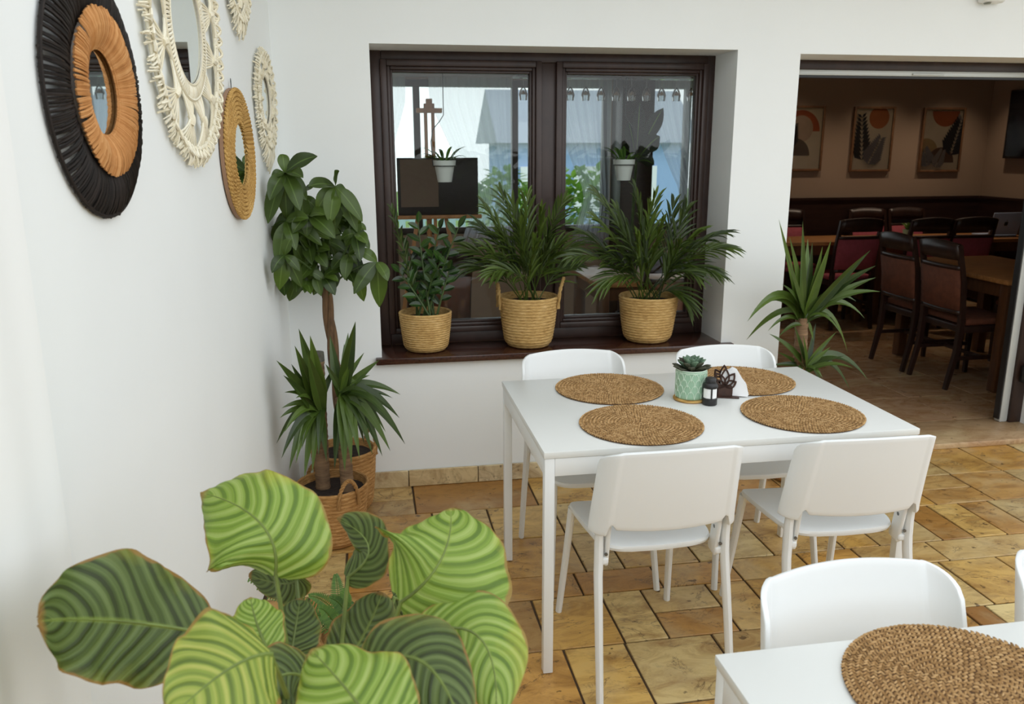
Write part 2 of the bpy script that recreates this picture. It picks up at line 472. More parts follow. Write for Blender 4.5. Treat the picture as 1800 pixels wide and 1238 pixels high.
M_CAL_DARK_SHADE = calathea_mat('calathea_dark_shade', (48, 58, 22), (82, 100, 46), (112, 130, 74), 0.06, 11.0)  # dark leaf tone; also paints in the shade on turned and inner leaves
M_CAL_YEL = calathea_mat('calathea_yellowing', (92, 114, 42), (146, 166, 66), (190, 194, 100), 0.24, 10.0)
M_POTG = plain('sage_ceramic', (150, 184, 156), 0.35)
M_POTLINE = plain('pale_ceramic_relief', (206, 224, 204), 0.35)
M_SUCC = leaf_mat('succulent_leaf', (70, 92, 72), (118, 146, 118), 0.5, 0.08, (130, 160, 130), 0.1)
M_SUCC2 = leaf_mat('dark_succulent_leaf', (60, 56, 44), (88, 92, 70), 0.5, 0.08, (110, 120, 90), 0.1)
M_BLACK = plain('black_plastic', (28, 26, 26), 0.4)
M_DARKWOOD = wood_mat('dark_chair_wood', (30, 18, 14), (56, 34, 26), 0.35, (10, 10, 3), 0.05)
M_TABLEWOOD = wood_mat('oak_table_wood', (140, 92, 50), (186, 132, 80), 0.38, (3, 24, 24), 0.05)
M_TLEG = wood_mat('brown_table_leg_wood', (70, 42, 24), (104, 66, 38), 0.4, (16, 16, 3), 0.05)
M_PADR = plain('red_upholstery', (152, 66, 76), 0.85, var=0.12, scale=30, bump=0.2, bscale=300)
M_PADB = plain('russet_upholstery', (106, 60, 40), 0.85, var=0.2, scale=30, bump=0.2, bscale=300)
M_TAUPE = plain('taupe_wall_paint', (150, 128, 108), 0.85, var=0.03, scale=2)
M_WAINS = wood_mat('dark_wainscot', (34, 21, 18), (54, 35, 29), 0.35, (3, 3, 26), 0.05)
M_ITILE = stone_mat('beige_floor_tile', [(0.0, (166, 132, 100)), (1.0, (176, 142, 110))], 0.22, 0.08)
M_IGROUT = plain('brown_grout', (110, 84, 62), 0.9)
M_ALU = plain('white_aluminium', (206, 210, 208), 0.35, 0.2)
M_NAPKIN = plain('white_paper_napkin', (244, 244, 244), 0.9)
M_SHEER = sheer_mat('white_sheer_voile', (236, 242, 252), 0.60, 0.75)
M_CURT = sheer_mat('white_curtain_cloth', (244, 245, 243), 0.0, 0.08)

# ------------------------------------------------------------------ the terrace room
YW = 1.59            # face of the rear wall
AL = R(4.0)          # the left wall stands 4 degrees off square
NL = V((math.cos(AL), -math.sin(AL), 0)); TL = V((-math.sin(AL), -math.cos(AL), 0)); CL = V((-0.85, YW, 0))
WX0, WX1, WZ0, WZ1 = -0.44, 1.244, 0.652, 2.043      # window opening
DX0, DX1, DZ1 = 1.557, 3.25, 2.03                     # door opening
WT = 0.33                                             # wall thickness
CEIL = 2.75
def left(s, z, off=0.0):
    return CL + TL*s + NL*off + V((0, 0, z))

wb = MB(); wb.smooth = False
Y1 = YW+WT
wb.bx(-1.2, WX0, YW, Y1, 0, CEIL)
wb.bx(WX0, WX1, YW, Y1, 0, WZ0-0.03)
wb.bx(WX0, WX1, YW, Y1, WZ1, CEIL)
wb.bx(WX1, DX0, YW, Y1, 0, CEIL)
wb.bx(DX0, DX1, YW, Y1, DZ1, CEIL)
wb.bx(DX1, 6.2, YW, Y1, 0, CEIL)
struct('wall_back', wb, M_WALL)
wl = MB(); wl.smooth = False
def lbox(mb, s0, s1, o0, o1, z0, z1):
    vs = [left(s, z, o) for z in (z0, z1) for s, o in ((s0, o0), (s0, o1), (s1, o1), (s1, o0))]
    mb.add(vs, [(3, 2, 1, 0), (4, 5, 6, 7), (0, 1, 5, 4), (1, 2, 6, 5), (2, 3, 7, 6), (3, 0, 4, 7)])
lbox(wl, -0.3, 5.2, -0.25, 0.0, 0, CEIL)
struct('wall_left', wl, M_WALL)
ce = MB(); ce.smooth = False
ce.bx(-1.9, 6.2, 0.55, Y1, CEIL, CEIL+0.12)
struct('ceiling', ce, M_CEIL)

# floor: grout bed, then stone tiles laid in rows (tall and shallow rows alternate)
fb = MB(); fb.smooth = False
fb.bx(-1.6, 6.2, -4.2, Y1, -0.10, -0.006)
floor = struct('floor', fb, M_GROUT)
rows = [(1.255, 1.589, [-1.0, -0.55, -0.32, 0.245, 0.54, 0.86, 1.12, 1.45, 1.75, 2.06, 2.37, 2.66, 2.96, 3.25, 3.6]),
        (0.935, 1.255, [-1.05, -0.7, -0.25, 0.0, 0.30, 0.62, 0.78, 1.10, 1.42, 1.74, 2.06, 2.36, 2.66, 2.98, 3.3, 3.6]),
        (0.610, 0.935, [-1.05, -0.62, -0.31, 0.0, 0.305, 0.46, 0.77, 1.09, 1.40, 1.56, 1.85, 2.00, 2.157, 2.31, 2.63, 2.95, 3.3, 3.6]),
        (0.445, 0.610, [-1.1, -0.75, -0.5, -0.09, 0.25, 0.56, 0.88, 1.18, 1.42, 1.76, 2.27, 2.58, 3.0, 3.4]),
        (0.125, 0.445, [-1.1, -0.72, -0.41, -0.10, 0.05, 0.31, 0.465, 0.72, 0.88, 1.20, 1.52, 1.70, 1.955, 2.27, 2.6, 2.9, 3.3]),
        (-0.20, 0.125, [-1.1, -0.82, -0.52, -0.15, 0.095, 0.305, 0.61, 0.93, 1.24, 1.55, 1.65, 1.96, 2.3, 2.6, 2.95, 3.3]),
        (-0.36, -0.20, [-1.15, -0.8, -0.4, -0.02, 0.36, 0.68, 1.1, 1.4, 1.8, 2.1, 2.5, 2.9, 3.3]),
        (-0.68, -0.36, [-1.15, -0.85, -0.55, -0.25, 0.07, 0.38, 0.7, 1.02, 1.3, 1.6, 1.9, 2.2, 2.5, 2.9]),
        (-1.00, -0.68, [-1.2, -0.9, -0.45, -0.12, 0.2, 0.52, 0.84, 1.16, 1.5, 1.8, 2.1, 2.4]),
        (-1.16, -1.00, [-1.2, -0.8, -0.3, 0.2, 0.6, 1.0, 1.4, 1.8, 2.2]),
        (-1.48, -1.16, [-1.2, -0.9, -0.6, -0.3, 0.0, 0.32, 0.64, 0.96, 1.3, 1.6, 2.0])]
splits = {(4, 6): 0.5, (2, 5): 0.45, (1, 10): 0.5, (0, 1): 0.5, (5, 10): 0.5, (3, 8): 0.0, (2, 12): 0.0, (1, 13): 0.5, (7, 6): 0.5}
tr = random.Random(11)
G = 0.004
for ri, (y0, y1, xs) in enumerate(rows):
    for i in range(len(xs)-1):
        spans = [(y0, y1)]
        k = splits.get((ri, i), 0)
        if k: spans = [(y0, y0+(y1-y0)*k), (y0+(y1-y0)*k, y1)]
        for a, b2 in spans:
            x0, x1 = xs[i]+G, xs[i+1]-G
            lx = left((YW-(a+b2)/2)/math.cos(AL), 0).x
            x0 = max(x0, lx+0.005)
            if x1-x0 < 0.03: continue
            cx, cy = (x0+x1)/2, (a+b2)/2
            t = MB(); h = 0.0 + tr.uniform(-0.0012, 0.0008)
            hx, hy = (x1-x0)/2, (b2-a)/2-G
            t.box((0, 0, -0.008), (2*hx, 2*hy, 0.016), 0.0022, 1)
            o = obj('tile', t, M_STONE, floor)
            o.location = (cx, cy, h)
# remaining terrace paving behind the camera: one slab of the same stone
pv = MB(); pv.bx(-1.5, 6.1, -4.15, -1.484, -0.012, -0.001)
struct('paving', pv, M_STONE, floor)
pv = MB(); pv.bx(3.6, 6.1, -1.48, 1.585, -0.012, -0.001)
struct('paving', pv, M_STONE, floor)

# stone skirting along the rear wall
sk0 = MB(); sk0.bx(-0.84, DX0-0.004, YW-0.006, YW-0.001, 0.002, 0.078)
sk = struct('baseboard_back', sk0, M_GROUT)
sx = [-0.84, -0.52, -0.335, 0.005, 0.14, 0.36, 0.68, 0.98, 1.28, DX0]
for i in range(len(sx)-1):
    t = MB(); t.box((0, 0, 0), (sx[i+1]-sx[i]-0.004, 0.014, 0.082), 0.002, 1)
    o = obj('stone', t, M_SKIRT, sk); o.location = ((sx[i]+sx[i+1])/2, YW-0.012, 0.042)

# ------------------------------------------------------------------ window
def frame_members(mb, x0, x1, z0, z1, w, y0, y1, bev=0.004):
    mb.bx(x0, x0+w, y0, y1, z0, z1, bev); mb.bx(x1-w, x1, y0, y1, z0, z1, bev)
    mb.bx(x0+w, x1-w, y0, y1, z1-w, z1, bev); mb.bx(x0+w, x1-w, y0, y1, z0, z0+w, bev)
wf = MB()
FX0, FX1, FZ0, FZ1 = WX0+0.001, WX1+0.012, WZ0, WZ1+0.0
wf.bx(FX0, FX0+0.052, 1.845, 1.905, FZ0, FZ1, 0.004)
wf.bx(FX1-0.052, FX1, 1.845, 1.905, FZ0, FZ1, 0.004)
wf.bx(FX0+0.052, FX1-0.052, 1.845, 1.905, FZ1-0.045, FZ1, 0.004)
wf.bx(FX0+0.052, FX1-0.052, 1.845, 1.905, FZ0, FZ0+0.06, 0.004)
wf.bx(0.362, 0.448, 1.845, 1.905, FZ0+0.06, FZ1-0.045, 0.004)
win = struct('window_1', wf, M_BROWN)
for x0, x1 in ((FX0+0.046, 0.370), (0.440, FX1-0.046)):
    s = MB()
    frame_members(s, x0, x1, FZ0+0.054, FZ1-0.039, 0.030, 1.826, 1.900, 0.005)
    frame_members(s, x0+0.028, x1-0.028, FZ0+0.082, FZ1-0.067, 0.018, 1.838, 1.898, 0.006)
    frame_members(s, x0+0.044, x1-0.044, FZ0+0.098, FZ1-0.083, 0.013, 1.852, 1.896, 0.003)
    so = obj('sash', s, M_BROWN, win)
    p = MB(); p.smooth = False
    p.bx(x0+0.054, x1-0.054, 1.872, 1.878, FZ0+0.108, FZ1-0.093)
    obj('pane', p, M_PANE, so)
sl = MB(); sl.bx(-0.468, 1.30, 1.555, 1.850, WZ0-0.030, WZ0, 0.004, 2)
so = struct('trim_1', sl, M_GRANITE); so['label'] = 'polished brown granite window sill'

# ------------------------------------------------------------------ door opening to the dining room
th = MB(); th.bx(DX0+0.002, DX1-0.002, YW-0.012, Y1+0.02, 0.0, 0.032, 0.004)
o = struct('trim_2', th, M_STEP); o['label'] = 'beige stone threshold of the open door'
df = MB()
df.bx(DX0+0.001, DX1-0.001, 1.84, 1.90, 1.985, DZ1-0.001, 0.003)
df.bx(DX1-0.075, DX1-0.001, 1.83, 1.90, 0.033, 1.985, 0.003)
door = struct('door_1', df, M_BROWN)
m = MB(); m.bx(DX0+0.002, DX1-0.08, 1.846, 1.896, 1.958, 1.984, 0.002)
obj('track', m, M_ALU, door)
m = MB(); m.bx(DX0+0.002, DX1-0.08, 1.85, 1.896, 1.946, 1.9575)
obj('seal', m, M_BLACK, door)
m = MB(); m.bx(2.32, 2.50, 1.838, 1.8455, 1.962, 1.972, 0.002)
obj('catch', m, M_ALU, door)
m = MB(); m.bx(DX1-0.125, DX1-0.076, 1.845, 1.895, 0.033, 1.957, 0.006)
jm = obj('jamb_profile', m, M_ALU, door)
m = MB(); m.bx(DX1-0.134, DX1-0.1255, 1.85, 1.89, 0.05, 1.957)
obj('seal', m, M_BLACK, door)
m = MB(); m.box((DX1-0.03, 1.80, 0.33), (0.05, 0.06, 0.10), 0.008); m.box((DX1-0.035, 1.782, 0.345), (0.07, 0.02, 0.03), 0.005)
obj('hinge', m, M_BLACK, door)
# white service box with a lens high above the door
t = thing('motion_sensor', 'small white motion sensor box high on the wall above the door', 'sensor', (2.50, YW, 2.27))
m = MB(); m.box((2.50, YW-0.03, 2.32), (0.12, 0.058, 0.10), 0.016, 3)
obj('housing', m, M_WHITE, t)
m = MB(); m.lathe([(0.0, -0.008), (0.014, -0.006), (0.018, 0.0)], (2.475, YW-0.035, 2.27), 16)
obj('lens', m, plain('grey_lens', (120, 124, 112), 0.3), t)

# long white curtain at the near end of the left wall
cu = MB()
def curt(u, v):
    s = 2.455+u*0.75; z = 0.02+v*2.6
    o = 0.030+0.008*math.sin(u*15+0.8)+0.003*math.sin(u*37+v*2.0)
    o *= (1.0-0.25*v*0)
    return left(s, z, max(0.006, o) if u > 0.03 else 0.012+u*0.5)
cu.grid(curt, 90, 10)
tag(obj('curtain', cu, M_CURT), 'long white curtain hanging at the left edge beside the striped plant', 'curtain')
cr = MB(); cr.tube([left(2.42, 2.64, 0.030), left(3.24, 2.64, 0.030)], 0.012, 10)
tag(obj('curtain_rail', cr, M_ALU), 'slim white rail carrying the long curtain at the left', 'curtain rail')
# ------------------------------------------------------------------ dining room behind the rear wall
IZ = 0.030; YB = 5.50; XR = 5.74; XL = -2.6; ICEIL = 2.62
m = MB(); m.smooth = False; m.bx(XL, XR, Y1+0.02, YB, -0.10, IZ-0.006)
ifloor = struct('floor_dining', m, M_IGROUT)
TS = 0.46
i0 = int((1.2-XL)/TS)
for i in range(i0, int((XR-XL)/TS)+1):
    for j in range(0, 8):
        x0 = XL+i*TS; x1 = min(x0+TS, XR-0.002); y0 = Y1+0.022+j*TS; y1 = min(y0+TS, YB-0.002)
        if x1-x0 < 0.05 or y1-y0 < 0.05: continue
        t = MB(); t.box((0, 0, -0.006), (x1-x0-0.005, y1-y0-0.005, 0.012), 0.0015, 1)
        o = obj('tile', t, M_ITILE, ifloor); o.location = ((x0+x1)/2, (y0+y1)/2, IZ)
m = MB(); m.bx(XL, 1.12, Y1+0.022, YB, IZ-0.012, IZ-0.001)
obj('paving', m, M_ITILE, ifloor)
m = MB(); m.smooth = False
FA = (-0.9, 1.80); FB = (2.10, 3.05); FZ = (0.82, 2.20)
m.bx(XL, FA[0], YB, YB+0.25, 0, ICEIL); m.bx(FA[1], FB[0], YB, YB+0.25, 0, ICEIL); m.bx(FB[1], XR+0.2, YB, YB+0.25, 0, ICEIL)
for a, b2 in (FA, FB):
    m.bx(a, b2, YB, YB+0.25, 0, FZ[0]); m.bx(a, b2, YB, YB+0.25, FZ[1], ICEIL)
struct('wall_dining_far', m, M_TAUPE)
m = MB(); m.smooth = False; m.bx(XR, XR+0.2, Y1, YB, 0, ICEIL)
struct('wall_dining_right', m, M_TAUPE)
m = MB(); m.smooth = False; m.bx(XL-0.2, XL, Y1, YB+0.25, 0, ICEIL)
struct('wall_dining_left', m, M_TAUPE)
m = MB(); m.smooth = False; m.bx(XL-0.2, XR+0.2, Y1, YB+0.25, ICEIL, ICEIL+0.1)
struct('ceiling_dining', m, M_CEIL)
m = MB(); m.smooth = False; m.bx(3.08, XR-0.031, YB-0.03, YB-0.001, IZ, 1.09); m.bx(XR-0.03, XR-0.001, Y1+0.3, YB-0.001, IZ, 1.09)
m.bx(3.08, XR-0.046, YB-0.045, YB-0.001, 1.091, 1.115); m.bx(XR-0.045, XR-0.001, Y1+0.3, YB-0.046, 1.091, 1.115)
o = struct('trim_3', m, M_WAINS); o['label'] = 'dark brown wainscot around the dining room'
m = MB(); m.bx(1.80, 2.10, YB-0.32, YB-0.001, IZ, ICEIL-0.001, 0.006)
o = struct('pillar', m, M_WAINS)
# garden windows of the dining room
for k, (a, b2) in enumerate((FA, FB)):
    m = MB(); frame_members(m, a+0.001, b2-0.001, FZ[0]+0.001, FZ[1]-0.001, 0.06, YB+0.08, YB+0.15)
    n = 2 if k == 0 else 1
    for i in range(1, n+1):
        xx = a+(b2-a)*i/(n+1); m.bx(xx-0.03, xx+0.03, YB+0.085, YB+0.145, FZ[0]+0.06, FZ[1]-0.06)
    w = struct('window_%d' % (k+2), m, M_BROWN)
    for i in range(n+1):
        p = MB(); p.smooth = False
        p.bx(a+(b2-a)*i/(n+1)+0.03, a+(b2-a)*(i+1)/(n+1)-0.03, YB+0.112, YB+0.116, FZ[0]+0.06, FZ[1]-0.06)
        obj('pane', p, M_PANE, w)
m = MB(); m.bx(-1.2, 1.78, YB-0.12, YB-0.002, 2.215, 2.33, 0.004); m.bx(2.12, 3.06, YB-0.12, YB-0.002, 2.215, 2.33, 0.004)
o = struct('trim_4', m, plain('grey_pelmet', (150, 146, 142), 0.8)); o['label'] = 'grey curtain pelmet above the garden windows'
def sheer(name, x0, x1, tie, label, seed):
    mb = MB(); rr = random.Random(seed); ph = rr.uniform(0, 6)
    def fn(u, v):
        z = 0.72+v*1.49
        k = 1.0 if v > 0.45 else 0.40+0.60*abs(v-0.30)/(0.15 if v > 0.30 else 0.30)*0.9
        k = min(1.0, max(0.34, k)) if v < 0.6 else 1.0
        k = 1-(1-k)*1.0
        side = x0 if tie < 0 else x1
        x = side + ((x0+(x1-x0)*u)-side)*(0.42+0.58*min(1, max(0, (v-0.32)/0.55))**0.8 if v > 0.32 else 0.42+0.25*(0.32-v)/0.32)
        return (x, YB-0.07+0.018*math.sin(u*38+ph)*(0.5+0.5*v)+0.008*math.sin(u*90), z)
    mb.grid(fn, 60, 14)
    return tag(obj(name, mb, M_SHEER), label, 'curtain', 'sheer curtains of the dining room')
sheer('sheer_curtain', -0.62, -0.10, -1, 'sheer white curtain at the left end of the garden window, seen through the left pane', 1)
sheer('sheer_curtain', 0.10, 0.85, 1, 'sheer white curtain tied aside in the middle of the garden window, behind the easel', 2)
sheer('sheer_curtain', 1.22, 1.78, 1, 'sheer white curtain gathered against the left side of the dark pillar', 3)
sheer('sheer_curtain', 2.12, 2.75, 1, 'sheer white curtain to the right of the dark pillar', 4)
# garden
m = MB(); m.smooth = False; m.bx(-30, 30, YB+0.26, 40, -0.6, -0.5); m.bx(-30, 30, -40, -4.22, -0.6, -0.5)
o = struct('ground', m, plain('lawn', (104, 134, 62), 0.95, var=0.3, scale=3))
m = MB(); m.smooth = False; m.bx(-14, 16, 7.4, 9.2, -0.499, -0.47); m.bx(-9, 12, -8.8, -4.24, -0.499, -0.2)  # second slab: unseen, added behind the camera to bounce light upward
o = struct('path_and_bounce_slab', m, plain('path_bounce_paving', (214, 216, 220), 0.9, var=0.1, scale=2))
M_HEDGE_UNSEEN = leaf_mat('unseen_hedge_leaf', (40, 58, 26), (74, 98, 44), 0.5, 0.15)
hd = thing('hedge', 'bright green garden hedge seen through the right window pane', 'hedge', (1.9, 10.4, -0.5))
hm = MB(); hr = random.Random(5)
for i in range(1500):
    x = hr.uniform(1.1, 3.4); y = 10.4+hr.uniform(-0.5, 0.5); z = hr.uniform(-0.45, 1.12+0.18*math.sin(x*5))
    d = V((hr.uniform(-1, 1), hr.uniform(-1, 0.4), hr.uniform(-0.2, 1))).normalized()*0.16
    p = V((x, y, z)); hm.leaf(p, p+d*0.5, p+d, 0.06, lambda t: math.sin(PI*min(1, t*0.95+0.02)), 0.1, nu=3)
o = obj('foliage', hm, leaf_mat('hedge_leaf', (86, 130, 40), (160, 200, 80), 0.5, 0.35), hd); o['kind'] = 'stuff'
hm = MB()
for i in range(6):
    x = 1.3+i*0.38; hm.tube([(x, 10.4, -0.5), (x+0.05, 10.4, 0.3)], 0.03, 6)
obj('stem', hm, M_BARK, hd)
for k_, (x0, x1, lab) in enumerate(((-7.5, -2.9, 'unseen dark hedge added to darken the window reflections, left stretch'), (-2.3, 2.3, 'unseen dark hedge added to darken the window reflections, middle stretch'), (2.9, 7.5, 'unseen dark hedge added to darken the window reflections, right stretch'))):
    h2 = thing('hedge', lab, 'hedge', ((x0+x1)/2, -9.5, -0.5)); hm = MB()  # unseen hedge, added so the window panes reflect something darker than sky
    hm.grid(lambda u, v: (x0+(x1-x0)*v, -9.9+0.5*math.cos(PI*(u-0.1)*1.2)+0.1*math.sin(v*40+u*17), -0.5+1.9*math.sin(min(1, u*1.15)*PI/2)), 6, 30)
    for i in range(900):
        x = hr.uniform(x0, x1); y = -9.45+hr.uniform(-0.25, 0.2); z = hr.uniform(-0.45, 1.5)
        d = V((hr.uniform(-1, 1), hr.uniform(-0.2, 1), hr.uniform(-0.6, 0.8))).normalized()*0.34
        p = V((x, y, z)); hm.leaf(p, p+d*0.5, p+d, 0.12, lambda t: math.sin(PI*min(1, t*0.95+0.02)), 0.1, nu=3)
    o = obj('foliage', hm, M_HEDGE_UNSEEN, h2); o['kind'] = 'stuff'
gh = thing('garden_house', 'pale blue garden house with grey roof beyond the picket fence', 'house', (4.6, 17, -0.5))
m = MB(); m.smooth = False; m.bx(2.6, 6.6, 16, 19, -0.5, 1.7); obj('wall', m, plain('pale_blue_render', (150, 178, 222), 0.8), gh)
m = MB(); m.smooth = False; m.add([(2.3, 15.7, 1.7), (6.9, 15.7, 1.7), (6.9, 19.3, 1.7), (2.3, 19.3, 1.7), (2.3, 17.5, 2.9), (6.9, 17.5, 2.9)], [(0, 1, 5, 4), (2, 3, 4, 5), (0, 4, 3), (1, 2, 5), (0, 3, 2, 1)]); obj('roof', m, plain('grey_roof', (140, 150, 164), 0.8), gh)
for xx in (3.2, 4.4, 5.6):
    m = MB(); m.bx(xx-0.35, xx+0.35, 15.95, 15.999, 0.2, 1.2); obj('window', m, plain('white_house_window', (226, 232, 240), 0.4), gh)
fe = thing('garden_fence', 'pale blue picket fence in the garden behind the easel', 'fence', (0, 12, -0.5))
fm = plain('pale_blue_fence_paint', (178, 206, 214), 0.7)
pm = MB(); pm.box((0, 0, 0), (0.10, 0.025, 1.15), 0.004, 1); pme = pm.mesh('picket')
for i in range(26):
    o = link('picket', pme, fm, fe); o.location = (-1.6+i*0.17, 12.0, 0.08)
for z in (-0.2, 0.4):
    m = MB(); m.bx(-1.75, 2.8, 12.015, 12.05, z, z+0.08); obj('rail', m, fm, fe)

# ------------------------------------------------------------------ dining furniture
def dining_table(label, x0, x1, y0, y1, h=0.78):
    t = thing('dining_table', label, 'table', ((x0+x1)/2, (y0+y1)/2, IZ), 0, 'wooden tables in the dining room')
    m = MB(); m.bx(x0, x1, y0, y1, h-0.032, h, 0.004); obj('tabletop', m, M_TABLEWOOD, t)
    m = MB()
    m.bx(x0+0.03, x1-0.03, y0+0.03, y0+0.052, h-0.12, h-0.033); m.bx(x0+0.03, x1-0.03, y1-0.052, y1-0.03, h-0.12, h-0.033)
    m.bx(x0+0.03, x0+0.052, y0+0.052, y1-0.052, h-0.12, h-0.033); m.bx(x1-0.052, x1-0.03, y0+0.052, y1-0.052, h-0.12, h-0.033)
    obj('apron', m, M_TLEG, t)
    for sx_ in (x0+0.055, x1-0.055):
        for sy in (y0+0.055, y1-0.055):
            m = MB(); m.box((sx_, sy, (IZ+h-0.033)/2), (0.07, 0.07, h-0.033-IZ), 0.005); obj('leg', m, M_TLEG, t)
    return t
dining_table('oak-topped table just inside the doorway at the right', 3.50, 4.30, 2.36, 3.50)
dining_table('oak-topped table by the left-hand framed print of the far wall', 3.10, 4.00, 4.62, 5.12)
dining_table('oak-topped table near the far wall carrying the laptop', 4.01, 5.66, 4.55, 5.08)
dining_table('oak-topped table seen through the right pane of the brown window', 0.92, 1.75, 2.75, 3.45)

def dining_chair(label, loc, rotz):
    t = thing('dining_chair', label, 'chair', loc, rotz, 'upholstered dining chairs')
    W = 0.19
    L_ = lambda n, mb, mt: obj(n, mb, mt, t, world=False)
    for s in (-1, 1):
        m = MB(); m.tube([(s*W, 0.19, 0), (s*W, 0.19, 0.43)], [0.017, 0.024], 4, up=(1, 1, 0)); L_('leg', m, M_DARKWOOD)
        m = MB(); m.tube([(s*W, -0.25, 0), (s*W, -0.20, 0.25), (s*W, -0.19, 0.46), (s*W, -0.215, 0.72), (s*W, -0.27, 0.96)], [0.018, 0.023, 0.025, 0.023, 0.018], 4, up=(1, 1, 0)); L_('leg', m, M_DARKWOOD)
        m = MB(); m.bx(s*W-0.010, s*W+0.010, -0.20, 0.18, 0.20, 0.225); L_('stretcher', m, M_DARKWOOD)
    m = MB(); m.bx(-W, W, -0.01, 0.01, 0.20, 0.222); L_('stretcher', m, M_DARKWOOD)
    m = MB(); m.bx(-W-0.015, W+0.015, -0.19, 0.205, 0.385, 0.43, 0.005); L_('seat_frame', m, M_DARKWOOD)
    m = MB(); m.bx(-W-0.012, W+0.012, -0.165, 0.21, 0.431, 0.475, 0.018, 3); L_('seat', m, M_PADB)
    m = MB()
    def rail(z0, z1, mat_, nm):
        mb = MB()
        def f(u, v):
            x = (u*2-1)*W; z = z0+(z1-z0)*v
            zz = z if nm != 'top_rail' else z+0.018*(1-(u*2-1)**2)*v
            yy = -0.205-0.065*max(0, (z-0.6)/0.36)-0.022*(1-(u*2-1)**2)
            return (x, yy, zz)
        mb.grid(f, 10, 2)
        o = L_(nm, mb, mat_)
        so_ = o.modifiers.new('thick', 'SOLIDIFY'); so_.thickness = 0.024 if nm != 'backrest' else 0.034; so_.offset = 0
        return o
    rail(0.865, 0.965, M_DARKWOOD, 'top_rail')
    rail(0.535, 0.80, M_PADB, 'backrest')
    rail(0.80, 0.825, M_DARKWOOD, 'back_rail'); rail(0.505, 0.535, M_DARKWOOD, 'back_rail')
    return t
dc = dining_chair('russet dining chair seen from behind just inside the doorway, nearer of the pair', (3.515, 2.705, IZ), -PI/2)
dup(dc, (3.515, 3.17, IZ), -PI/2, 'russet dining chair seen from behind just inside the doorway, farther of the pair')
RED = {M_PADB: M_PADR}
dup(dc, (3.70, 4.60, IZ), 0.0, 'red dining chair seen from behind at the table by the left framed print', RED)
dup(dc, (4.32, 4.52, IZ), 0.0, 'red dining chair seen from behind at the laptop table, left of two', RED)
dup(dc, (4.74, 4.52, IZ), 0.0, 'red dining chair seen from behind at the laptop table, beside the laptop', RED)
dup(dc, (4.44, 5.16, IZ), PI, 'red dining chair against the dark wainscot, under the middle framed print', RED)
dup(dc, (4.87, 5.16, IZ), PI, 'red dining chair against the dark wainscot, under the right framed print', RED)
dup(dc, (3.58, 5.19, IZ), PI, 'red dining chair against the dark wainscot, partly behind the door opening edge', RED)
dup(dc, (4.30, 2.95, IZ), PI/2, 'dark dining chair on the far side of the nearest oak table', None)
dup(dc, (-0.12, 3.05, IZ), 0.3, 'dark dining chair behind the left window pane', None)
dup(dc, (1.30, 2.62, IZ), 0.0, 'dark dining chair behind the right window pane', None)

# laptop with its lid towards the door
lp = thing('laptop', 'silver laptop with open lid on the far dining table', 'laptop', (5.40, 4.80, 0.78))
msil = plain('silver_aluminium', (176, 190, 214), 0.4, 0.0)
m = MB(); m.bx(5.245, 5.555, 4.72, 4.93, 0.7805, 0.795, 0.003); obj('base', m, msil, lp)
m = MB(); rot = Matrix.Rotation(R(14), 3, 'X'); m.box((5.40, 4.692, 0.902), (0.31, 0.008, 0.215), 0.003, 2, rot); lid = obj('lid', m, msil, lp)
m = MB()
pts = [(math.cos(a)*0.021*(1-0.10*math.cos(2*a)), math.sin(a)*0.022-0.003*(math.cos(3*a+PI/2))) for a in [2*PI*i/28 for i in range(28)]]
pts = [(x, y) for x, y in pts if (x-0.024)**2+(y-0.003)**2 > 0.0105**2]
pm_ = Matrix.Translation((5.40, 4.6885, 0.902)) @ Matrix.Rotation(R(14), 4, 'X') @ Matrix.Rotation(R(90), 4, 'X')
m.prism(pts, 0.0016, pm_)
m.prism([(0.001+0.005*math.cos(a)*0.6+0.003*math.sin(a), 0.031+0.008*math.sin(a)) for a in [2*PI*i/10 for i in range(10)]], 0.0016, pm_)
obj('emblem', m, plain('dark_emblem', (30, 32, 36), 0.3), lid)
# small pot on the far table
t = thing('potted_succulent', 'tiny green plant in a pale pot on the laptop table', 'potted plant', (4.42, 4.72, 0.78))
m = MB(); m.lathe([(0.0, 0), (0.04, 0.0), (0.048, 0.085), (0.044, 0.085), (0.040, 0.06), (0, 0.06)], (4.42, 4.72, 0.7805), 20); obj('pot', m, M_POTG, t)
rr = random.Random(3)
for i in range(16):
    a = rr.uniform(0, 2*PI); b = V((4.42, 4.72, 0.845)); d = V((math.cos(a)*0.07, math.sin(a)*0.07, rr.uniform(0.04, 0.10)))
    m = MB(); m.leaf(b, b+d*0.5+V((0, 0, 0.02)), b+d, 0.014, lambda t: math.sin(PI*min(1, 0.05+0.95*t)), 0.2, nu=4); obj('leaf', m, M_FERN, t)
